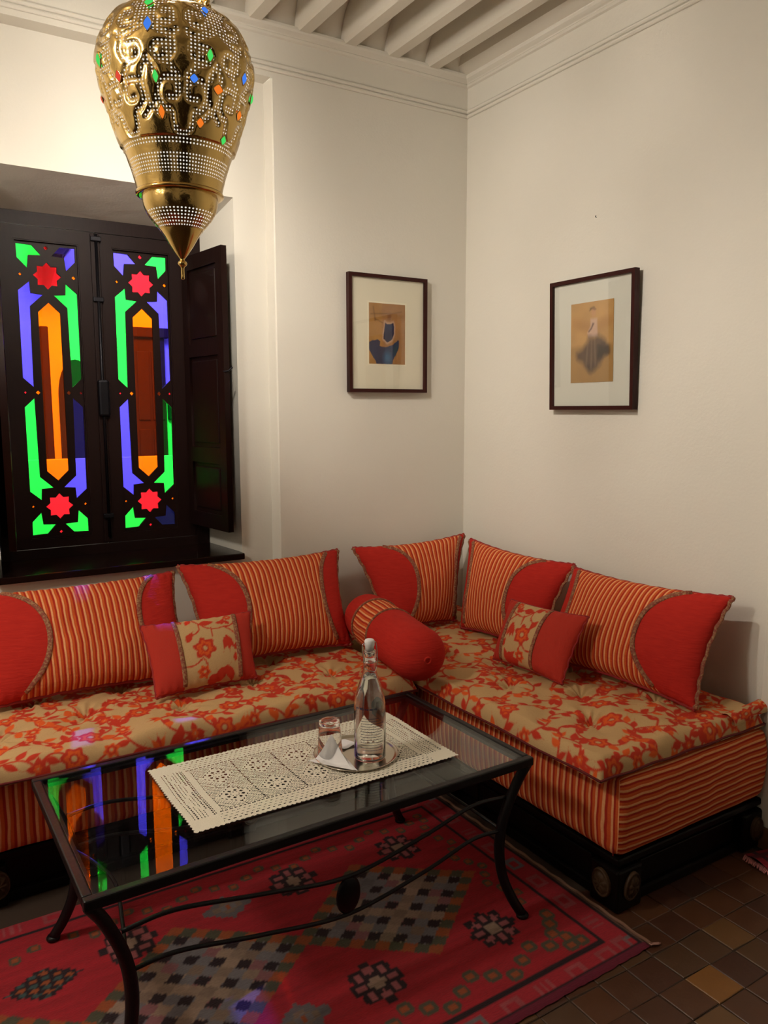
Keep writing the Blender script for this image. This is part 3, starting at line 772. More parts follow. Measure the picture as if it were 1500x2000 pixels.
def sampler(p, ul, ur, W, H, seed):
    """one spray of flower, buds, leaves and vines in the tan centre panel (u, v in 0..1, aspect corrected)"""
    q = Print(0, W, 0, H, .0016); A = W*ul; Bw = W*(ur-ul); X = lambda a, b: (A+a*Bw, b*H)
    if seed % 2: X = lambda a, b: (A+(1-a)*Bw, b*H)
    ln = lambda P: q.line([X(*k) for k in P], .0055, FR)
    def arc2(a, b, bend): return [tuple(k) for k in curve2(a, b, bend)]
    ln(arc2((.28, 1.02), (.36, .86), -.1)); ln(arc2((.36, .86), (.78, .76), -.15)); ln(arc2((.78, .76), (1.0, .84), -.12)); ln(arc2((.78, .76), (.98, .22), .28))
    ln(arc2((.36, .86), (.24, .68), .25)); ln(arc2((.56, .76), (.55, .62), 0)); ln(arc2((.34, .34), (.05, .26), .12)); ln(arc2((.34, .34), (.40, .22), .1))
    q.flower(*X(.40, .47), .044, FR, FO, .3); q.flower(*X(.34, .15), .026, FO, FR, .2); q.flower(*X(.88, .93), .017, FR, FO); q.flower(*X(.08, .95), .012, FR, FR)
    lf = lambda a, b, an, l: q.leaf(*X(a, b), an, l*1.2, l*.62, FR)
    lf(.18, .66, .9, .040); lf(.50, .86, .05, .046); lf(.22, .93, .9, .034); lf(.78, .86, 1.2, .030); lf(.84, .84, 2.3, .026); lf(.72, .84, .2, .024)
    for an in (-1.9, -1.45, -1.05): q.leaf(X(.80, .60)[0]+math.cos(an)*.022, X(.80, .60)[1]+math.sin(an)*.026, an, .066, .023, FR)
    lf(.66, .10, .7, .06); lf(.80, .10, 2.0, .05); lf(.52, .05, .3, .05); lf(.96, .45, 1.2, .03); lf(.92, .30, 1.4, .03)
    iu = np.clip((np.arange(p.nu)*p.st*W/q.st).round().astype(int), 0, q.nu-1); iv = np.clip((np.arange(p.nv)*p.st*H/q.st).round().astype(int), 0, q.nv-1)
    p.C = q.C[np.ix_(iv, iu)]
GB = 'large striped back cushions'
cushion('back_cushion', 'large striped cushion with wide red end panels, leftmost of the cushions under the window', (-2.345, -.120, .842), (-1.575, -.110, .845), (-1.60, -.43, .505), (-2.33, -.40, .505), .17, .33, .24, group=GB, seed=1)
cushion('back_cushion', 'large striped cushion below the window edge, behind the small floral cushion on the left', (-1.555, -.115, .868), (-.808, -.105, .862), (-.915, -.42, .512), (-1.545, -.39, .505), .165, .30, .19, group=GB, seed=2)
cushion('back_cushion', 'large striped cushion leaning on the window wall in the corner, behind the bolster', (-.722, -.100, .862), (-.075, -.105, .872), (-.30, -.33, .505), (-.690, -.36, .505), .15, .42, .10, group=GB, seed=3)
cushion('back_cushion', 'large striped cushion on the right wall beside the corner, partly behind the small floral cushion', (-.115, -.205, .866), (-.095, -.895, .848), (-.33, -.93, .505), (-.345, -.440, .505), .15, .14, .38, group=GB, seed=4)
cushion('back_cushion', 'large striped cushion at the open right end of the banquette, widest red end panel', (-.105, -.905, .838), (-.100, -1.640, .860), (-.295, -1.655, .505), (-.335, -.965, .505), .16, .13, .36, group=GB, seed=5)
GS = 'small floral cushions'
cushion('small_cushion', 'small red cushion with a tan floral centre in front of the long banquette cushions', (-1.795, -.420, .722), (-1.375, -.435, .722), (-1.415, -.585, .507), (-1.795, -.600, .507), .10, group=GS, kind='small', seed=2, fl=(.27, .82), pinch=.03)
cushion('small_cushion', 'small red cushion with a tan floral centre leaning on the right-hand banquette cushions', (-.400, -.845, .728), (-.385, -1.255, .745), (-.500, -1.245, .507), (-.520, -.880, .507), .10, group=GS, kind='small', seed=3, fl=(.17, .62), pinch=.03)

# bolster
def bolster():
    A = Vector((-.812, -.365, .610)); B = Vector((-.925, -.968, .607)); ax = (B-A); Lb = ax.length; ax.normalize()
    s = ax.cross(Vector((0, 0, 1))).normalized(); up = s.cross(ax); R_ = .106
    t = thing('bolster_cushion', 'red round bolster cushion with a striped middle band lying across the banquette corner', 'bolster', tuple((A+B)/2-Vector((0, 0, R_))))
    seg, n = 72, 90; V, UV, Z, F = [], [], [], []
    b0, b1 = .22, .50
    for i in range(n+1):
        q = i/n; x = -.045+(Lb+.09)*q
        e = 0
        if x < .03: e = (.03-x)/.075
        if x > Lb-.05: e = max(e, (x-Lb+.05)/.095)
        rad = R_*math.sqrt(max(0, 1-e*e)) if e > 0 else R_
        rad *= 1+.012*math.cos(2*PI*(x-.5*Lb)/Lb)
        if i in (0, n): rad = .0006
        for k in range(seg):
            a = 2*PI*k/seg; w_ = 1+.018*float(vnoise(x*14+2, a*1.9+5))+.02*float(vnoise(x*5, a*1.1))
            p = A+ax*x+(s*math.cos(a)+up*math.sin(a)*.97)*rad*w_
            V.append(p); UV.append((x, a*R_)); tt = x/Lb
            Z.append(1-max(0, min(1, min((tt-b0), (b1-tt))*Lb/.006+.5)))
    for i in range(n):
        for k in range(seg): k2 = (k+1) % seg; F.append((i*seg+k, i*seg+k2, (i+1)*seg+k2, (i+1)*seg+k))
    o = mobj('bolster_cover', V, F, M_bolst, t, True); uvset(o.data, UV); attr(o.data, 'zone', Z)
    for tt in (b0, b1):
        P = []
        for k in range(73):
            a = 2*PI*k/72; P.append(A+ax*(tt*Lb)+(s*math.cos(a)+up*math.sin(a)*.97)*(R_*1.016))
        V2, F2 = tube_vf(P, .0055, 6, False); mobj('braid', V2, F2, M_braid, t, True)
    P = [B+ax*.0445+(s*math.cos(a)+up*math.sin(a))*.012 for a in np.linspace(0, 2*PI, 14)]
    V2, F2 = tube_vf(P, .004, 6, False); mobj('end_button', V2, F2, M_linen, t, True)
bolster()

# ---------------------------------------------------------------- pictures
def picture(name, label, M, W, H, mount, art_fn, art):
    """M maps local (x right, y up, z out of the wall); origin at the lower left corner on the wall"""
    t = thing(name, label, 'picture', tuple(M.translation))
    fwid = .016
    plate('picture_frame', [(0, 0), (W, 0), (W, H), (0, H)], [[(fwid, fwid), (fwid, H-fwid), (W-fwid, H-fwid), (W-fwid, fwid)]], .028, M @ Matrix.Translation((0, 0, .018)), M_frame, t)
    bmobj('mount_board', abox(bmesh.new(), (fwid*.6, fwid*.6, .010), (W-fwid*.6, H-fwid*.6, .018), M), mount, t)
    x0, x1, y0, y1 = art; nx, ny = 110, 170
    U, V_ = np.meshgrid(np.linspace(0, 1, nx), np.linspace(0, 1, ny)); C = art_fn(U, V_)
    if mount is M_mount:
        bmobj('window_mount_bevel', abox(bmesh.new(), (x0-.008, y0-.006, .0178), (x1+.008, y1+.008, .0188), M), mat('mount_bevel', (.86, .80, .62), .8), t)
    P = [M @ Vector((x0+(x1-x0)*a, y0+(y1-y0)*b, .0196)) for a, b in zip(U.ravel(), V_.ravel())]
    P += [M @ Vector((x0+(x1-x0)*a, y0+(y1-y0)*b, .0188)) for a, b in ((0, 0), (1, 0), (1, 1), (0, 1))]
    o = mobj('art_sheet', P, grid_faces(nx, ny), M_art, t); cattr(o.data, 'Col', np.concatenate([C.reshape(-1, 3), np.zeros((4, 3))]))
    g = bmobj('glazing', abox(bmesh.new(), (fwid*.8, fwid*.8, .0225), (W-fwid*.8, H-fwid*.8, .0240), M), M_clear, t)
M_art = mat('art_paper', rough=.8); L(M_art, getattr_node(M_art, 'Col', 'Color'), bsdf(M_art).inputs['Base Color'])
def polyd(P, U, V):
    """signed distance to a polygon, positive inside"""
    d = np.full(U.shape, 9.); ins = np.zeros(U.shape, bool)
    for (x0, y0), (x1, y1) in zip(P, P[1:]+P[:1]):
        ex, ey = x1-x0, y1-y0; t = np.clip(((U-x0)*ex+(V-y0)*ey)/(ex*ex+ey*ey+1e-12), 0, 1)
        d = np.minimum(d, np.hypot(U-x0-t*ex, V-y0-t*ey))
        c = ((y0 > V) != (y1 > V)) & (U < (x1-x0)*(V-y0)/((y1-y0) if y1 != y0 else 1e-12)+x0); ins ^= c
    return np.where(ins, d, -d)
def soft(d, w_): return np.clip(d/w_+.5, 0, 1)[..., None]
def art_dancer_blue(U, V):
    C = np.empty(U.shape+(3,)); C[:] = (.36, .17, .055)
    C *= (1+.25*vnoise(U*4, V*6)+.12*vnoise(U*12, V*18))[..., None]
    C[...] = np.where((U < .35)[..., None], C*np.array((1.05, 1.1, .85)), C)
    def blend(a, c):
        nonlocal C; C = C*(1-a)+np.array(c)*a
    ln = lambda x0, y0, x1, y1, w_: soft(w_-np.abs(np.hypot(U-x0-np.clip(((U-x0)*(x1-x0)+(V-y0)*(y1-y0))/((x1-x0)**2+(y1-y0)**2), 0, 1)*(x1-x0), V-y0-np.clip(((U-x0)*(x1-x0)+(V-y0)*(y1-y0))/((x1-x0)**2+(y1-y0)**2), 0, 1)*(y1-y0))), .02)
    for s in ((.12, .93, .17, .72, .02), (.05, .82, .5, .84, .012), (.17, .74, .38, .68, .012), (.60, .84, .90, .88, .010)): blend(ln(*s)*.55, (.16, .07, .02))
    blend(soft(.055-np.hypot((U-.56), (V-.79)*.8), .05)*.7, (.20, .08, .03))
    nzv = .012*vnoise(U*30, V*40)
    bp = [(.44, .69), (.50, .667), (.60, .667), (.665, .69), (.69, .63), (.685, .50), (.63, .41), (.50, .355), (.395, .42), (.40, .5), (.425, .6)]
    sp_ = [(.0, .355), (.08, .385), (.2, .395), (.22, .405), (.31, .375), (.285, .30), (.37, .285), (.5, .285), (.64, .325), (.74, .37), (.80, .41), (.835, .39), (.82, .28), (.74, .16), (.66, .07), (.64, .0), (.20, .0), (.18, .05), (.09, .13), (.0, .23)]
    db = polyd(bp, U, V)+nzv; ds = polyd(sp_, U, V)+nzv
    blend(soft(db+.03, .03)*.55, (.60, .42, .32)); blend(soft(db, .015), (.018, .016, .055)); blend(soft(np.minimum(db-.02, .05-np.abs(V-.62)), .03)*.7, (.02, .035, .09))
    blend(soft(ds, .015), (.016, .030, .080)); blend(soft(np.minimum(ds-.03, .10-np.hypot(U-.50, V-.10)), .12)*.8, (.04, .14, .28)); blend(soft(np.minimum(ds-.02, .08-np.hypot(U-.76, V-.22)), .1)*.5, (.02, .07, .045))
    return np.clip(C, 0, 1)
def art_dancer_dark(U, V):
    C = np.empty(U.shape+(3,)); C[:] = (.50, .29, .10)
    C *= (1+.20*vnoise(U*3+4, V*5)+.10*vnoise(U*11, V*13))[..., None]
    def blend(a, c):
        nonlocal C; C = C*(1-a)+np.array(c)*a
    blend(soft(.46-V, .06)*.5, (.24, .13, .03))
    blend(soft(np.minimum(.07-np.abs(V-.72-.04*np.cos(U*6)), .5-np.abs(U-.5)), .10)*.40, (.34, .15, .04))
    nz2 = .03*vnoise(U*9, V*12)+.015*vnoise(U*30, V*34)
    blend(soft(polyd([(.44, .885), (.46, .925), (.55, .94), (.60, .90), (.56, .885), (.50, .905)], U, V), .025)*.8, (.10, .06, .025)); blend(soft(.05-np.hypot(U-.54, (V-.865)), .05)*.6, (.52, .27, .16))
    tor = polyd([(.47, .79), (.62, .79), (.64, .56), (.42, .56), (.40, .62), (.47, .70)], U, V); blend(soft(tor, .04)*.75, (.60, .42, .34))
    blend(soft(polyd([(.52, .74), (.56, .73), (.50, .66), (.43, .62), (.42, .64), (.48, .68)], U, V), .02)*.8, (.10, .05, .05))
    sk = polyd([(.43, .575), (.66, .575), (.80, .52), (.90, .44), (.92, .36), (.80, .32), (.72, .22), (.60, .17), (.50, .12), (.36, .17), (.28, .26), (.16, .30), (.14, .38), (.28, .42), (.38, .50)], U, V)+nz2
    blend(soft(sk, .09)*.88, (.080, .047, .035)); blend(soft(polyd([(.64, .46), (.74, .47), (.88, .44), (.90, .36), (.76, .30), (.64, .28)], U, V)+nz2, .07)*.8, (.022, .015, .010))
    blend(soft(polyd([(.36, .22), (.62, .22), (.58, .14), (.44, .13)], U, V)+nz2, .08)*.5, (.030, .018, .018))
    for x in (.40, .50, .58): blend(soft(np.minimum(sk-.04, .014-np.abs(U-x+(V-.4)*(x-.52)*1.2)), .03)*.35, (.30, .20, .13))
    return np.clip(C, 0, 1)
W1, H1 = .436, .543
ML_ = Matrix(((1, 0, 0, -.694), (0, 0, -1, -.001), (0, 1, 0, 1.584), (0, 0, 0, 1)))
picture('framed_picture', 'dark-framed picture of a figure in blue on tan paper, hung on the window wall', ML_, W1, H1, M_mount, art_dancer_blue, (.112, .314, .133, .414))
W2, H2 = .462, .542
tilt = math.radians(1.6)
MR_ = Matrix(((0, 0, -1, -.001), (-1, 0, 0, -.655), (0, 1, 0, 1.500), (0, 0, 0, 1))) @ Matrix.Rotation(tilt, 4, 'X')
picture('framed_picture', 'dark-framed picture of a figure in a dark skirt, hung on the right wall', MR_, W2, H2, M_mount2, art_dancer_dark, (.116, .350, .113, .440))
nl = thing('wall_nail', 'tiny bent nail left in the right wall above the picture', 'nail', (0, -.867, 2.279))
tube('nail_shank', [(.004, -.867, 2.279), (-.010, -.869, 2.281), (-.013, -.876, 2.284)], .0014, M_iron, nl)

# ---------------------------------------------------------------- coffee table
TZ = .500
tcx, tcy, tang = -1.6213, -1.3175, math.radians(.9)
TL_, TW_ = 1.250, .650
TM_ = Matrix.Translation((tcx, tcy, 0)) @ Matrix.Rotation(tang, 4, 'Z')
def tp(x, y, z): return TM_ @ Vector((x, y, z))
tb = thing('coffee_table', 'low black wrought-iron coffee table with a glass top standing on the patterned rug', 'table', (tcx, tcy, 0))
hx, hy = TL_/2, TW_/2
bm = bmesh.new(); bw = .022
for a, b in (((-hx, -hy, TZ-.026), (hx, -hy+bw, TZ)), ((-hx, hy-bw, TZ-.026), (hx, hy, TZ)), ((-hx, -hy+bw, TZ-.026), (-hx+bw, hy-bw, TZ)), ((hx-bw, -hy+bw, TZ-.026), (hx, hy-bw, TZ))):
    abox(bm, a, b, TM_, .004)
bmobj('top_frame', bm, M_iron, tb)
bmobj('glass_top', abox(bmesh.new(), (-hx+bw+.001, -hy+bw+.001, TZ-.009), (hx-bw-.001, hy-bw-.001, TZ-.002), TM_, .001), M_table, tb)
bm = bmesh.new()
for a, b in (((-hx+bw, -hy+bw, TZ-.020), (hx-bw, -hy+bw+.012, TZ-.010)), ((-hx+bw, hy-bw-.012, TZ-.020), (hx-bw, hy-bw, TZ-.010)), ((-hx+bw, -hy+bw, TZ-.020), (-hx+bw+.012, hy-bw, TZ-.010)), ((hx-bw-.012, -hy+bw, TZ-.020), (hx-bw, hy-bw, TZ-.010))):
    abox(bm, a, b, TM_)
bmobj('glass_ledge', bm, M_iron, tb)
legs = {}
for sx in (-1, 1):
    for sy in (-1, 1):
        P = [(sx*(hx-.012), sy*(hy-.014), TZ-.02), (sx*(hx-.045), sy*(hy-.022), .425), (sx*(hx-.082), sy*(hy-.032), .33), (sx*(hx-.096), sy*(hy-.036), .24), (sx*(hx-.088), sy*(hy-.030), .15), (sx*(hx-.062), sy*(hy-.016), .075), (sx*(hx-.034), sy*(hy-.002), .022)]
        Q_ = smooth_path([tp(*p) for p in P], 6); n_ = len(Q_)
        lg = tube('leg', Q_, [.0155-.002*abs(i/n_-.5) for i in range(n_)], M_iron, tb, 10)
        lathe('foot_cap', [(.0, .0), (.018, .0), (.019, .006), (.015, .012), (0, .014)], M_iron, lg, tp(sx*(hx-.032), sy*(hy-.001), .013), 16)
for sy in (-1, 1):
    yy = sy*(hy-.034)
    for zs, dz in (((.385, .392, .355, .318, .355, .392, .385), 0), ((.285, .290, .250, .215, .250, .290, .285), 0)):
        xs = (-hx+.08, -hx+.20, -.22, .02, .26, hx-.20, hx-.08)
        tube('long_stretcher', smooth_path([tp(x, yy, z) for x, z in zip(xs, zs)], 10), .0055, M_iron, tb, 8)
    V, F = lathe_vf([(0, -.011), (.5, -.010), (.85, -.006), (1, 0), (.85, .006), (.5, .010), (0, .011)], 28)
    V = [tp(.02+v[0]*.036, yy-v[2], .268+v[1]*.052) for v in V]
    tag(mobj('oval_boss', V, F, M_darkmetal, tb, True), 'dark oval metal boss between the two long stretchers')
for sx in (-1, 1):
    P = [(sx*(hx-.088), -hy+.036, .285), (sx*(hx-.115), -.15, .31), (sx*(hx-.135), 0, .325), (sx*(hx-.115), .15, .31), (sx*(hx-.088), hy-.036, .285)]
    tube('end_stretcher', smooth_path([tp(*p) for p in P], 8), .0050, M_iron, tb, 8)

# crochet runner: one mesh, stitches left open as real holes
def doily():
    W, H, st = .795, .392, .0020
    nu, nv = int(W/st), int(H/st)
    U, V_ = np.meshgrid((np.arange(nu)+.5)*st, (np.arange(nv)+.5)*st)
    hole = np.zeros(U.shape, bool)
    bd = .062; be = .095; fx0, fx1, fy0, fy1 = be, W-be, bd+.008, H-bd-.008
    n = 5; cw = (fx1-fx0)/n; ch = (fy1-fy0)/2
    inf = (U > fx0) & (U < fx1) & (V_ > fy0) & (V_ < fy1)
    cu = ((U-fx0) % cw); cv_ = ((V_-fy0) % ch); mu, mv = cu-cw/2, cv_-ch/2; r = np.hypot(mu, mv); th = np.arctan2(mv, mu)
    # flower of petal holes
    for k in range(8):
        a = 2*PI*k/8+PI/8; hole |= inf & (np.hypot(mu-.0215*math.cos(a), mv-.0215*math.sin(a)) < .0044)
        a = 2*PI*k/8; hole |= inf & (np.hypot(mu-.0115*math.cos(a), mv-.0115*math.sin(a)) < .0020)
    # diamond netting round the flower
    dmd = np.abs(mu)/(cw/2)+np.abs(mv)/(ch/2); net = (dmd > .86) & (r > .034)
    ga = ((mu+mv) % .0088 < .0030) & ((mu-mv) % .0066 < .0042); hole |= inf & net & ga
    ring = (dmd > .70) & (dmd < .80); hole |= inf & ring & (((np.abs(mu)) % .0090) < .0036)
    # rows of eyelets between squares
    hole |= inf & ((np.abs(cu) < .0022) | (cu > cw-.0022)) & ((V_ % .0105) < .0055)
    hole |= inf & ((cv_ < .0018)) & ((U % .0115) < .0055)
    for y in (fy0-.006, fy1+.006): hole |= (np.abs(V_-y) < .0022) & (U > be-.01) & (U < W-be+.01) & ((U % .0125) < .0085)
    # dashed long borders
    for k in range(4):
        for y in (.016+.0115*k, H-.016-.0115*k):
            hole |= (np.abs(V_-y) < .0013) & (U > .08) & (U < W-.08) & (((U+.007*k) % .0150) < .0070)
    # end panels
    for x0_ in (.020, W-.078):
        loc = U-x0_; inn = (loc > 0) & (loc < .058) & (V_ > .055) & (V_ < H-.055)
        hole |= inn & ((loc % .0085) < .0026) & ((V_ % .0098) < .0058) & ~((np.abs(loc-.030+.016*np.cos(V_*42)) < .0045))
        hole |= inn & (np.abs(loc-.057) < .002) & ((V_ % .012) < .008)
    # scalloped rim
    sc_ = .0038*np.abs(np.sin(PI*U/.0135)); sv_ = .0038*np.abs(np.sin(PI*V_/.0135))
    keep = (V_ > .0042-sc_) & (V_ < H-.0042+sc_) & (U > .0042-sv_) & (U < W-.0042+sv_) & ~hole
    g = np.full((nv+1, nu+1), -1); jj, ii = np.nonzero(keep)
    for a, b in ((0, 0), (1, 0), (1, 1), (0, 1)): g[jj+b, ii+a] = 0
    J, I = np.nonzero(g == 0); g[J, I] = np.arange(len(J))
    x = I*st-W/2; y = J*st-H/2
    z = .0016+.0009*vnoise(x*45, y*45)+.0006*np.sin(x*2*PI/.0066)*np.sin(y*2*PI/.0066)
    wob = .0035*vnoise(x*9+7, y*9); y2 = y+wob+.0; x2 = x+.004*vnoise(y*8, x*5)
    ang = math.radians(.6); X = -1.569+x2*math.cos(ang)-y2*math.sin(ang); Y = -1.318+x2*math.sin(ang)+y2*math.cos(ang)
    V = np.stack([X, Y, TZ+.0008+z], -1)
    F = np.stack([g[jj, ii], g[jj, ii+1], g[jj+1, ii+1], g[jj+1, ii]], -1)
    o = mobj('table_runner', [], [], None); bpy.data.objects.remove(o)
    me = bpy.data.meshes.new('table_runner'); me.from_pydata(V.tolist(), [], F.tolist()); me.update(); me.shade_smooth(); me.materials.append(M_lace)
    o = lnk(bpy.data.objects.new('table_runner', me)); tag(o, 'cream crochet runner with openwork squares lying on the glass table', 'runner')
doily()
ZT = TZ+.0045
tray = thing('serving_tray', 'round steel tray under the bottle and the glass on the crochet runner', 'tray', (-1.432, -1.345, ZT))
lathe('tray_plate', [(0, 0), (.108, 0), (.115, .003), (.121, .007), (.123, .007), (.121, .004), (.113, .0015), (.107, .0012), (0, .0012)][::-1], M_steel, tray, (-1.424, -1.348, ZT), 64)
ZB = ZT+.0022
# bottle
bc = (-1.402, -1.392, ZB)
bot = thing('glass_bottle', 'tall clear glass swing-top water bottle with printed lettering and white stopper on the tray', 'bottle', bc)
outer = [(0, .002), (.030, .0), (.040, .002), (.0425, .008), (.0425, .150), (.0418, .168), (.038, .190), (.031, .215), (.0235, .238), (.0185, .256), (.0162, .272), (.0158, .298), (.0185, .300), (.0190, .306), (.0170, .309), (.0165, .318), (.0135, .320)]
inner = [(.0115, .318), (.0125, .29), (.0130, .272), (.0155, .256), (.0205, .238), (.028, .215), (.035, .190), (.0390, .168), (.0397, .150), (.0397, .012), (.036, .006), (0, .009)]
KR = lambda q: [(r*1.07, z) for r, z in q]
lathe('bottle_glass', KR(outer+inner), M_cglass, bot, bc, 56)
wi = KR([(0, .0095), (.0353, .0070), (.0389, .0125), (.0389, .150), (.0382, .168), (.0342, .190), (.0272, .215), (.0197, .238), (.0160, .250), (0, .2502)])
lathe('bottle_water', wi, M_water, bot, bc, 48)
st_ = lathe('stopper', [(0, .318), (.0125, .319), (.0125, .330), (.0145, .333), (.0145, .346), (.012, .350), (0, .351)][::-1], M_ceramic, bot, bc, 28)
tag(st_, 'white ceramic stopper')
cw_ = []
for sgn in (-1, 1):
    cw_.append(tube_vf(smooth_path([(bc[0]+sgn*.0150, bc[1], bc[2]+.341), (bc[0]+sgn*.0225, bc[1]+.001, bc[2]+.335), (bc[0]+sgn*.0230, bc[1]-.004, bc[2]+.300), (bc[0]+sgn*.0205, bc[1]-.006, bc[2]+.270)], 6), .0012, 6))
cw_.append(tube_vf([(bc[0]+.0180*math.cos(a), bc[1]+.0180*math.sin(a), bc[2]+.286) for a in np.linspace(0, 2*PI, 28)], .0013, 6, False))
cw_.append(tube_vf(smooth_path([(bc[0]-.0205, bc[1]-.006, bc[2]+.270), (bc[0], bc[1]-.024, bc[2]+.262), (bc[0]+.0205, bc[1]-.006, bc[2]+.270)], 6), .0012, 6))
V, F = join_vf(cw_); mobj('wire_bail', V, F, M_wire, bot, True)
# printed text block, too small in the photograph to read: rows of broken strokes on the glass
rd = random.Random(4); V, F = [], []
vd = math.atan2(CAM.y-bc[1], CAM.x-bc[0])
def stroke(a0, a1, z0, z1):
    k0 = len(V)
    for a in (a0, (a0+a1)/2, a1):
        V.append((bc[0]+.0459*math.cos(a), bc[1]+.0459*math.sin(a), bc[2]+z0)); V.append((bc[0]+.0459*math.cos(a), bc[1]+.0459*math.sin(a), bc[2]+z1))
    F.extend([(k0, k0+2, k0+3, k0+1), (k0+2, k0+4, k0+5, k0+3)])
for row in range(13):
    z = .132-.0078*row; a = vd-.62+(.12 if row in (0, 12) else 0)+rd.uniform(0, .05); end = vd+.86-(.35 if row in (0, 1) else 0)-rd.uniform(0, .1)
    while a < end:
        l = rd.uniform(.04, .14); stroke(a, a+l, z, z+.0016); a += l+.022
a = vd-.95
for l in (.12, .05, .16, .07, .06, .10, .22, .05, .08): stroke(a, a+l, .158, .1625+rd.uniform(-.001, .0015)); a += l+.06
tag(mobj('printed_lettering', V, F, M_ink, bot), kind='stuff')
# upturned tumbler over a folded napkin
gc = (-1.497, -1.325, ZB+.004)
tm = thing('drinking_glass', 'clear drinking glass turned upside down over a folded paper napkin on the tray', 'glass', gc)
go = [(.0365, 0), (.0368, .002), (.0330, .060), (.0305, .092), (.0300, .1035), (.027, .1060), (0, .1060)]
gi = [(0, .0930), (.0250, .0925), (.0280, .089), (.0305, .060), (.0345, .002), (.0365, 0)]
lathe('glass_body', go+gi, M_cglass, tm, gc, 48)
def napkin(name, label, P, F, th=.0012):
    me = bpy.data.meshes.new(name); me.from_pydata([tuple(p) for p in P], [], F); me.update(); me.materials.append(M_paper)
    o = lnk(bpy.data.objects.new(name, me)); s = o.modifiers.new('s', 'SOLIDIFY'); s.thickness = th; s.offset = 1
    tag(o, label, 'napkin'); return o
def napk_tent():
    n = 18; P = []; A = Vector((-1.566, -1.325, 0)); B = Vector((-1.478, -1.452, 0)); C_ = Vector((-1.455, -1.300, 0))
    nv = 12
    for j in range(nv+1):
        t = j/nv
        for i in range(n+1):
            s = i/n; b = A.lerp(B, s); q = b.lerp(Vector((gc[0]+.006, gc[1]+.002, 0)), t)
            z = ZB+.0012+.066*max(0, t-.28)**1.25*1.5+.004*math.sin(s*9)*t*(1-t)*3+.006*(s < .07 or s > .93)*(1-t)*.3
            P.append((q.x, q.y, z))
    k = len(P)
    for j in range(nv+1):
        t = j/nv
        for i in range(n+1):
            s = i/n; b = B.lerp(C_, s); q = b.lerp(Vector((gc[0]+.006, gc[1]+.002, 0)), t)
            P.append((q.x, q.y, ZB+.0012+.066*max(0, t-.28)**1.25*1.5+.003*math.sin(s*7)*t*(1-t)*3))
    F = [tuple(q) for q in grid_faces(n+1, nv+1)+grid_faces(n+1, nv+1, k)]
    return napkin('paper_napkin', 'white paper napkin folded to a point under the upturned glass', P, F)
napk_tent()
P = []
for j in range(5):
    for i in range(9):
        P.append((-1.408+.0*i-.055*(i/8)+.040*(j/4)*.5, -1.252-.012*(i/8)-.052*(j/4)*.9, ZB+.003+.002*math.sin(i*.8)+.002*(j % 2)*.2))
napkin('paper_napkin', 'flat white paper napkin on the tray behind the bottle', P, [tuple(q) for q in grid_faces(9, 5)])

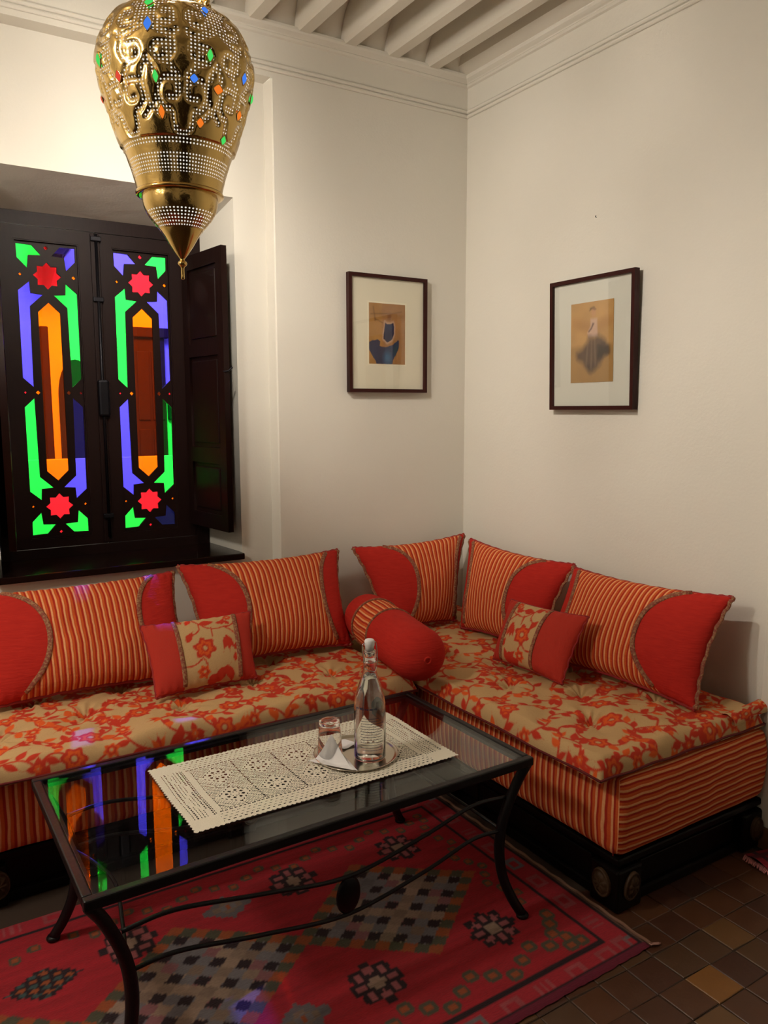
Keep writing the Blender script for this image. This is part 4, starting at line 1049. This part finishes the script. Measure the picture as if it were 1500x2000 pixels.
# ---------------------------------------------------------------- patterned rug
def rug():
    x0, x1, y0, y1 = -3.05, -.795, -1.915, -.862; st = .006
    nu, nv = int((x1-x0)/st)+1, int((y1-y0)/st)+1
    X, Y = np.meshgrid(x0+np.arange(nu)*st, y0+np.arange(nv)*st)
    RED = np.array((.40, .010, .020)); BLK = np.array((.012, .006, .010)); ORG = np.array((.34, .075, .018)); GRN = np.array((.075, .075, .045)); TANC = np.array((.26, .17, .125)); GRY = np.array((.13, .115, .125)); PNK = np.array((.46, .12, .13)); TEAL = np.array((.035, .085, .085))
    C = np.empty(X.shape+(3,)); C[:] = RED; C *= (1+.35*vnoise(X*8, Y*70))[..., None]
    def put(m_, c): C[m_] = c
    # nearest-cell rounding gives the woven, stepped look
    q = .010; Xq, Yq = np.floor(X/q)*q+q/2, np.floor(Y/q)*q+q/2
    # inner border line and outer band
    ix1, iy0, iy1 = -.908, -1.832, -.935
    band = (Xq > ix1) | (Yq < iy0) | (Yq > iy1)
    put(band, np.array((.42, .016, .030)))
    line_ = (np.abs(Xq-ix1) < .007) & (Yq > iy0-.007) & (Yq < iy1+.007) | ((np.abs(Yq-iy0) < .009) | (np.abs(Yq-iy1) < .007)) & (Xq < ix1+.005)
    put(line_, BLK)
    # block motifs in the border
    def border_motif(u, v):
        k = np.floor(u/.115); a = u-k*.115; kk = (k.astype(int)*7) % 5
        m1 = (a > .015) & (a < .075) & (v > .012) & (v < .060); h1 = (a > .028) & (a < .060) & (v > .024) & (v < .046)
        return (m1 & ~h1 & (kk != 2)) | (m1 & (kk == 2) & ((a % .02) < .009)), kk
    for msk, u, v in ((Yq < iy0-.012, X-x0, iy0-.010-Y), (Yq > iy1+.012, X-x0, Y-iy1-.008), (Xq > ix1+.012, Y-y0, X-ix1-.010)):
        m_, kk = border_motif(u, v); m_ = m_ & msk; C[m_] = C[m_]*.35+PNK*.65*(.8+.4*vnoise(X*20, Y*20)[m_][:, None])
        m2 = m_ & (kk == 3); C[m2] = GRY*1.2
    put((Xq > ix1+.085) | (Yq < iy0-.062), BLK)
    put((X > x1-.016), np.array((.16, .085, .055))); put((Y < y0+.022), np.array((.16, .008, .030)))
    # stepping zigzag chains of small squares
    def chain(P, sz=.021):
        for a, b in zip(P, P[1:]):
            n_ = max(1, int(round(math.hypot(b[0]-a[0], b[1]-a[1])/.052)))
            for k in range(n_):
                cx, cy = a[0]+(b[0]-a[0])*k/n_, a[1]+(b[1]-a[1])*k/n_
                d = np.abs(X-cx)+np.abs(Y-cy); w_ = np.maximum(np.abs(X-cx), np.abs(Y-cy))
                put((w_ < sz*1.05) & (d < sz*1.6), GRN); put(w_ < sz*.55, ORG)
    P = []; x = -.94; k = 0
    while x > x0: P.append((x, -1.795 if k % 2 == 0 else -1.735)); x -= .105; k += 1
    chain([(-.955, -1.66), (-1.0, -1.73), (-.95, -1.795)]+[(a-.05, b) for a, b in P])
    P = []; x = -.96; k = 0
    while x > x0: P.append((x, -.985 if k % 2 == 0 else -1.035)); x -= .105; k += 1
    chain(P, .016); 
    P = []; y = -1.02; k = 0
    while y > -1.68: P.append((-.955 if k % 2 == 0 else -1.005, y)); y -= .085; k += 1
    chain(P, .016)
    # large lozenges of checkered cells
    def lozenge(cx, cy, flip=1):
        e1 = (.0295, -.0228); e2 = (-.0295, -.0228); N_ = 9
        dx, dy = X-cx, Y-(cy+.204); det = e1[0]*e2[1]-e1[1]*e2[0]
        a = (dx*e2[1]-dy*e2[0])/det; b = (-dx*e1[1]+dy*e1[0])/det
        i, j = np.floor(a).astype(int), np.floor(b).astype(int)
        inn = (i >= 0) & (i < N_) & (j >= 0) & (j < N_); rim = (i >= -1) & (i <= N_) & (j >= -1) & (j <= N_) & ~inn
        put(rim, GRN); put(rim & (((i+j) % 2) == 0), ORG)
        h = ((i*13+j*7) % 5)/5
        h2 = ((i*31+j*17+i*j*5) % 7)/7
        C[inn] = (TANC*(.85+.6*h[..., None]))[inn]; g = inn & (h2 > .42); C[g] = (GRY*(1.1+.5*h[..., None]))[g]; g = inn & (h2 > .80); C[g] = PNK*.45+GRY*.4
        fa, fb = a-i-.5, b-j-.5
        put(inn & (i % 2 == 0) & (j % 2 == 0) & (np.abs(fa) < .46) & (np.abs(fb) < .46), BLK)
    for cx in (-1.320, -1.915, -2.51): lozenge(cx, -1.372)
    # eight-pointed stars
    def star8(cx, cy, r=.062, c1=TANC, c2=PNK):
        dx, dy = Xq-cx, Yq-cy; R_ = np.hypot(dx, dy); th = np.arctan2(dy, dx)
        f = r*(.62+.38*np.abs(np.cos(4*th))**.6); put(R_ < f*1.28, BLK); put((R_ < f) & (R_ > r*.50), c2*.8); put((R_ < r*.55), BLK); put(R_ < r*.36, c1*1.3)
        put((np.abs(np.sin(4*th)) > .80) & (R_ < f*1.28) & (R_ > r*.45), BLK)
    for cx, cy in ((-1.13, -1.12), (-1.13, -1.62), (-1.525, -1.62), (-1.52, -1.105), (-2.04, -1.125), (-2.12, -1.63), (-2.60, -1.62), (-2.75, -1.12)): star8(cx, cy)
    def grey_diamond(cx, cy, a=.085, b=.055):
        d = np.abs(Xq-cx)/a+np.abs(Yq-cy)/b; put(d < 1, GRY); put(d < .62, TANC*.8); put(d < .34, GRY*1.4); put(d < .15, ORG)
    for cx, cy in ((-1.745, -1.12), (-1.745, -1.63), (-2.40, -1.64)): grey_diamond(cx, cy)
    d = np.abs(Xq+2.27)/.10+np.abs(Yq+1.165)/.062; m_ = d < 1; put(m_, BLK); ch = ((np.floor((X+Y*1.6)/.03)+np.floor((X-Y*1.6)/.03)) % 2 == 0)
    put((d < .9) & ch, TEAL); put((d < .9) & ch & ((np.floor((X+Y*1.6)/.03) % 2) == 0), ORG)
    # slight skew and lifted near edge, as the rug lies in the photo
    t = (Y-y0)/(y1-y0); fray = .0035*vnoise(X*40, Y*3)
    Z = .010+.0035*vnoise(X*3, Y*4)+.0012*vnoise(X*30, Y*30); edge = np.minimum.reduce([X-x0, x1-X, Y-y0, y1-Y]); Z -= .006*np.exp(-edge/.01)
    Y2 = Y+(x1-X)*-.022*(1-t)+np.where((j0 := (np.abs(Y-y0) < .004)), .004*vnoise(X*60, Y), 0)
    X2 = X+np.where(np.abs(X-x1) < .004, .006*vnoise(Y*50, X), 0)
    V = np.stack([X2, Y2, Z], -1).reshape(-1, 3)
    t_ = thing('patterned_rug', 'red woven rug with checkered lozenges and stars under the coffee table', 'rug', (-1.9, -1.39, 0))
    me = bpy.data.meshes.new('rug_pile'); me.from_pydata(V.tolist(), [], grid_faces(nu, nv)); me.update(); me.shade_smooth(); me.materials.append(M_rug)
    cattr(me, 'Col', C.reshape(-1, 3)); lnk(bpy.data.objects.new('rug_pile', me), t_)
    # overcast edge cord
    P = [(x1+.001, y0+(y1-y0)*k/60, .007+.002*math.sin(k*1.3)) for k in range(61)]
    tube('edge_cord', P, .0055, mat('rug_cord', (.20, .10, .065), .9), t_, 6)
    rd = random.Random(9); parts = []
    for k in range(9):
        a = rd.uniform(-.4, .5); P = [(x1-.005, y0-.002+.003*k*.3, .010), (x1+.012, y0+.004*math.sin(k)-.004, .009), (x1+.022+rd.uniform(0, .012), y0+.012*math.sin(a)-.002, .004)]
        parts.append(tube_vf(smooth_path(P, 4), .0014, 5))
    V, F = join_vf(parts); tag(mobj('corner_fringe', V, F, mat('fringe_yarn', (.42, .22, .18), .9), t_, True), kind='stuff')
rug()
# corner of a second rug, right edge of the photo
def rug2():
    t_ = thing('small_red_rug', 'small red rug with pale pink fringe on the tiles beyond the banquette end', 'rug', (-.05, -1.95, 0))
    nu, nv = 60, 40; U, V_ = np.meshgrid(np.linspace(0, 1, nu), np.linspace(0, 1, nv))
    A = np.array((-.170, -1.785, 0)); B = np.array((-.245, -2.25, 0)); Cc = np.array((.0, -1.775, 0))
    X = A[0]+(B[0]-A[0])*V_+.11*U; Y = A[1]+(B[1]-A[1])*V_+.0*U-.02*U; Z = .012+.010*np.exp(-((V_-.10)/.08)**2)*(1-.3*U)+.003*vnoise(X*40, Y*30)
    o = mobj('rug_pile', np.stack([X, Y, Z], -1).reshape(-1, 3), grid_faces(nu, nv, 0, True), M_rug, t_, True)
    C = np.empty(U.shape+(3,)); C[:] = (.36, .012, .030); C[(U > .25) & (U < .40)] = (.05, .01, .02); C[(V_ > .05) & (V_ < .08)] = (.10, .01, .02); cattr(o.data, 'Col', C.reshape(-1, 3))
    parts = []; rd = random.Random(3)
    for k in range(90):
        v = k/90; x = -.170-.075*v; y = -1.785-.465*v
        parts.append(tube_vf([(x+.004, y, .012), (x-.008, y-.003, .010), (x-.017+rd.uniform(-.003, .003), y-.006+rd.uniform(-.004, .004), .004)], .0021, 5))
    V, F = join_vf(parts); tag(mobj('rug_fringe', V, F, mat('pink_fringe', (.62, .22, .22), .9), t_, True), 'pale pink fringe', kind='stuff')
rug2()

# ---------------------------------------------------------------- pierced brass lanterns
M_shell = bpy.data.materials.new('pierced_brass'); M_shell.use_nodes = True
m = M_shell; b = bsdf(m); b.inputs['Metallic'].default_value = 1.0; b.inputs['Base Color'].default_value = (.52, .35, .12, 1); b.inputs['Roughness'].default_value = .19
uv = N(m, 'ShaderNodeUVMap'); uv.uv_map = 'uv'; sp = N(m, 'ShaderNodeSeparateXYZ'); L(m, uv.outputs[0], sp.inputs[0])
fu = mth(m, 'SUBTRACT', mth(m, 'FRACT', sp.outputs[0]), .5); fv = mth(m, 'SUBTRACT', mth(m, 'FRACT', sp.outputs[1]), .5)
rr_ = mth(m, 'SQRT', mth(m, 'ADD', mth(m, 'MULTIPLY', fu, fu), mth(m, 'MULTIPLY', fv, fv)))
band = mth(m, 'GREATER_THAN', getattr_node(m, 'band'), .5)
hole = mth(m, 'MULTIPLY', mth(m, 'LESS_THAN', rr_, .25), band)
hgt = mth(m, 'ADD', mth(m, 'MULTIPLY', mth(m, 'MULTIPLY', mth(m, 'GREATER_THAN', rr_, .38), band), .0), noise(m, coords(m), 55, 3))
bump(m, hgt, .22, .006)
tr = N(m, 'ShaderNodeBsdfTransparent'); mx = N(m, 'ShaderNodeMixShader'); L(m, hole, mx.inputs[0]); L(m, b.outputs[0], mx.inputs[1]); L(m, tr.outputs[0], mx.inputs[2])
L(m, mx.outputs[0], m.node_tree.nodes['Material Output'].inputs[0])
def emis(name, c, s):
    m = bpy.data.materials.new(name); m.use_nodes = True; m.node_tree.nodes.remove(bsdf(m)); e = N(m, 'ShaderNodeEmission')
    e.inputs[0].default_value = (*c, 1); e.inputs[1].default_value = s; L(m, e.outputs[0], m.node_tree.nodes['Material Output'].inputs[0]); return m
M_liner = emis('liner_glow', (1.0, .92, .78), .80); M_bulb = emis('bulb_glow', (1, .97, .92), 14)  # glow put into an added inner layer so the pierced holes shine
def gem_mat(name, c): return emis(name, c, 1.0)  # emission stands in for bulb light coming through the studs
GM = {'g': gem_mat('green_gem', (.07, .70, .12)), 'b': gem_mat('blue_gem', (.06, .22, .85)), 'o': gem_mat('orange_gem', (.90, .20, .02)), 'r': gem_mat('red_gem', (.75, .07, .04))}
PROF = [(.106, .138), (.122, .1345), (.140, .127), (.158, .115), (.174, .095), (.187, .070), (.1945, .046), (.1985, .022), (.1985, .0), (.1945, -.024), (.1855, -.060), (.1745, -.096), (.163, -.132), (.151, -.169), (.1365, -.205), (.1340, -.211), (.1325, -.216), (.1225, -.245), (.1140, -.276), (.1105, -.292), (.1095, -.298)]
def lantern(name, label, c, group=None, full=True, detail=True):
    t = thing(name, label, 'lantern', c, group)
    zs = [p[1] for p in PROF][::-1]; rs = [p[0] for p in PROF][::-1]
    nz, na = (230, 360) if full else (60, 96)
    Zz = np.linspace(PROF[-1][1], PROF[0][1], nz); Rz = np.interp(Zz, zs, rs)
    k = np.ones(9)/9
    if full: Rp = np.convolve(np.pad(Rz, 4, mode='edge'), k, 'valid'); Rz = Rp
    A = np.linspace(0, 2*PI, na+1); AA, ZZ = np.meshgrid(A, Zz); RR = np.repeat(Rz[:, None], na+1, 1)
    # scrolling bands drawn once per repeat and mirrored round the body
    pr2 = Print(0, 1.20, -.19, .14, .0033); pr2.C[:] = 0; one = np.array((1., 1., 1.)); un = 1.20/7
    def spiral(cx, cz, r0, r1, a0, turns, sg): return [(cx+(r0+(r1-r0)*i/40)*math.cos(a0+sg*turns*2*PI*i/40), cz+(r0+(r1-r0)*i/40)*math.sin(a0+sg*turns*2*PI*i/40)) for i in range(41)]
    for q in range(-1, 8):
        for sg in (1, -1):
            X0 = q*un
            for P_ in (spiral(sg*.036, .070, .008, .036, .4 if sg > 0 else PI-.4, 1.15, sg), spiral(sg*.050, -.012, .036, .010, PI*.5, 1.05, sg), spiral(sg*.032, -.100, .012, .040, -.9 if sg > 0 else PI+.9, 1.1, -sg),
                       curve2((sg*.072, .125), (sg*.030, .02), .35*sg), curve2((sg*.012, .03), (sg*.010, -.07), .3*sg), curve2((sg*.085, -.03), (sg*.062, -.15), .28*sg), curve2((sg*.03, -.145), (sg*.0, -.19), .2*sg), curve2((sg*.085, .06), (sg*.085, .14), .2*sg)):
                pr2.line([(X0+x, z) for x, z in P_], .0135, one)
    iu = np.clip((AA/(2*PI)*1.20/.0033).round().astype(int), 0, pr2.nu-1); iv = np.clip(((ZZ+.19)/.0033).round().astype(int), 0, pr2.nv-1)
    bd = pr2.C[iv, iu, 0].copy(); upper = (ZZ < .122)*(ZZ > -.190); bd *= upper
    bd = np.where((ZZ < -.1935)*(ZZ > -.210), 1.0, bd); bd = np.where((ZZ < -.222)*(ZZ > -.268), 1.0, bd)
    bs = bd.copy()
    for _ in range(3): bs = (bs+np.roll(bs, 1, 0)+np.roll(bs, -1, 0)+np.roll(bs, 1, 1)+np.roll(bs, -1, 1))/5
    emb = (.0050*(1-bs)*upper+.0012*np.sin(AA*24)*(ZZ > .10)) if full else 0
    RR = RR+emb
    V = np.stack([c[0]+RR*np.cos(AA), c[1]+RR*np.sin(AA), c[2]+ZZ], -1).reshape(-1, 3)
    o = mobj('lantern_shell', V, grid_faces(na+1, nz), M_shell, t, True)
    uvset(o.data, np.stack([AA/(2*PI)*np.where(ZZ < -.19, 100, 128), ZZ/.0080], -1).reshape(-1, 2)); attr(o.data, 'band', bd)
    lathe('glow_liner', [(r*.955-.001, z) for r, z in PROF[1:]], M_liner, t, c, 48)
    # lower bowl, pierced collar and drop finial
    lathe('rim_ring', [(.108, -.292), (.1125, -.294), (.1150, -.2985), (.1125, -.303), (.105, -.304), (.097, -.305)], M_brass, t, c, 64)
    nb = 70; PB = [(.0985, -.304), (.0980, -.320), (.0950, -.334), (.0900, -.346), (.0800, -.362), (.0650, -.380), (.0540, -.391)]
    Zb = np.linspace(-.391, -.304, nb); Rb = np.interp(Zb, [p[1] for p in PB][::-1], [p[0] for p in PB][::-1]); Rb = np.convolve(np.pad(Rb, 5, mode='edge'), np.ones(11)/11, 'valid')
    AA, ZZ = np.meshgrid(np.linspace(0, 2*PI, 97), Zb); RR = np.repeat(Rb[:, None], 97, 1)
    o = mobj('lower_bowl', np.stack([c[0]+RR*np.cos(AA), c[1]+RR*np.sin(AA), c[2]+ZZ], -1).reshape(-1, 3), grid_faces(97, nb), M_shell, t, True)
    uvset(o.data, np.stack([AA/(2*PI)*56, ZZ/.0072], -1).reshape(-1, 2)); attr(o.data, 'band', ((ZZ < -.346)*(ZZ > -.386)).astype(float))
    lathe('bowl_glow_liner', [(.086, -.338), (.076, -.358), (.056, -.380)], M_liner, t, c, 32)
    lathe('drop_finial', [(.0550, -.3895), (.0540, -.392), (.0430, -.408), (.0300, -.430), (.0180, -.448), (.0080, -.461), (.0060, -.464), (.0065, -.467), (.0105, -.470), (.0130, -.475), (.0105, -.480), (.0060, -.483), (.0042, -.488), (.0045, -.508), (.0050, -.514), (.0, -.518)], M_brass, t, c, 40)
    # neck rim, crown of twisted posts, cap
    lathe('neck_rim', [(.105, .135), (.110, .139), (.111, .145), (.107, .149), (.102, .148), (.100, .142)], M_brass, t, c, 64)
    for k in range(6):
        a = 2*PI*k/6+.28
        for s in (0, PI):
            P = []
            for i in range(41):
                q = i/40; tw = q*9*PI+s; r0 = .098-.030*q; P.append((c[0]+(r0+.0045*math.cos(tw))*math.cos(a)-.0045*math.sin(tw)*math.sin(a), c[1]+(r0+.0045*math.cos(tw))*math.sin(a)+.0045*math.sin(tw)*math.cos(a), c[2]+.145+.132*q))
            tube('twisted_post', P, .0052, M_brass, t, 6)
    lathe('cap', [(.070, .275), (.080, .279), (.080, .285), (.070, .293), (.045, .311), (.020, .327), (.010, .346), (0, .349)], M_brass, t, c, 40)
    lathe('bulb', [(0, -.045), (.018, -.042), (.033, -.028), (.038, -.008), (.034, .012), (.022, .032), (.014, .045), (.013, .060)], M_bulb, t, (c[0]+.0, c[1], c[2]+.223), 28)
    lathe('bulb_socket', [(.015, .276), (.016, .255), (.012, .253)], M_brass, t, c, 20)
    # hanging chain up to the ceiling
    zt = (BZ if full else 4.2)-.002; z = c[2]+.346; i = 0; parts = []
    while z < zt-.03:
        ring = [(c[0]+(.010*math.cos(a) if i % 2 else 0), c[1]+(0 if i % 2 else .010*math.cos(a)), z+.016+.018*math.sin(a)) for a in np.linspace(0, 2*PI, 15)]
        parts.append(tube_vf(ring, .0028, 6, False)); z += .029; i += 1
    V, F = join_vf(parts); mobj('chain', V, F, M_brass, t, True)
    lathe('ceiling_rose', [(.035, 0), (.034, -.008), (.020, -.018), (.008, -.024), (0, -.026)], M_brass, t, (c[0], c[1], zt+.002), 28)
    return t
LC = (-1.810, -1.100, 2.368)
lan = lantern('brass_lantern', 'large pierced brass lantern with coloured glass studs hanging over the table', LC)
# coloured studs, placed by bearing (degrees right of the line to the camera) and height
bear = math.atan2(CAM.y-LC[1], CAM.x-LC[0])
for deg, z, k, sx, sz in ((-19, .098, 'g', .011, .013), (-18, .040, 'b', .010, .017), (24, .095, 'b', .009, .012), (24, -.014, 'g', .008, .014), (-15, -.072, 'g', .007, .014), (13, -.070, 'b', .010, .010), (33, -.080, 'o', .013, .011), (-13, -.145, 'o', .007, .015), (20, -.160, 'o', .009, .011),
                          (-66, -.010, 'g', .010, .016), (-46, -.062, 'r', .009, .013), (58, -.030, 'b', .010, .014), (62, -.112, 'o', .010, .012), (48, -.182, 'g', .009, .011), (82, -.05, 'g', .009, .013), (140, .0, 'b', .011, .015), (180, -.05, 'o', .011, .014), (220, .03, 'g', .011, .015), (-100, -.06, 'r', .010, .013), (160, .10, 'g', .01, .013), (200, -.12, 'b', .009, .013)):
    a = bear+math.radians(deg); zs = [p[1] for p in PROF][::-1]; rs = [p[0] for p in PROF][::-1]; r = float(np.interp(z, zs, rs))+.0045
    slope = (float(np.interp(z+.01, zs, rs))-float(np.interp(z-.01, zs, rs)))/.02
    n = Vector((math.cos(a), math.sin(a), -slope)).normalized(); s = Vector((-math.sin(a), math.cos(a), 0)); up = n.cross(s)
    ctr = Vector((LC[0]+r*math.cos(a), LC[1]+r*math.sin(a), LC[2]+z)); V = []; F = []
    for q, h in ((1.0, -.004), (1.0, .001), (.55, .005)):
        for i in range(12):
            t = 2*PI*i/12; e = 1/(abs(math.cos(t))**1.25+abs(math.sin(t))**1.25)**(1/1.25)
            V.append(ctr+s*(sx*q*e*math.cos(t))+up*(sz*q*e*math.sin(t))+n*h)
    for j in range(2):
        for i in range(12): F.append((j*12+i, j*12+(i+1) % 12, (j+1)*12+(i+1) % 12, (j+1)*12+i))
    F.append(tuple(24+i for i in range(12)))
    gm = mobj('glass_stud', V, F, GM[k], lan)
    P = [ctr+s*(sx*1.12*math.cos(t)/(abs(math.cos(t))**1.25+abs(math.sin(t))**1.25)**.8)+up*(sz*1.12*math.sin(t)/(abs(math.cos(t))**1.25+abs(math.sin(t))**1.25)**.8) for t in np.linspace(0, 2*PI, 17)]
    V2, F2 = tube_vf(P, .0018, 5, False); mobj('stud_bezel', V2, F2, M_brass, gm, True)
lantern('brass_lantern', 'brass lantern hanging in the courtyard outside the coloured window', (-1.43, 2.85, 2.98), None, False)
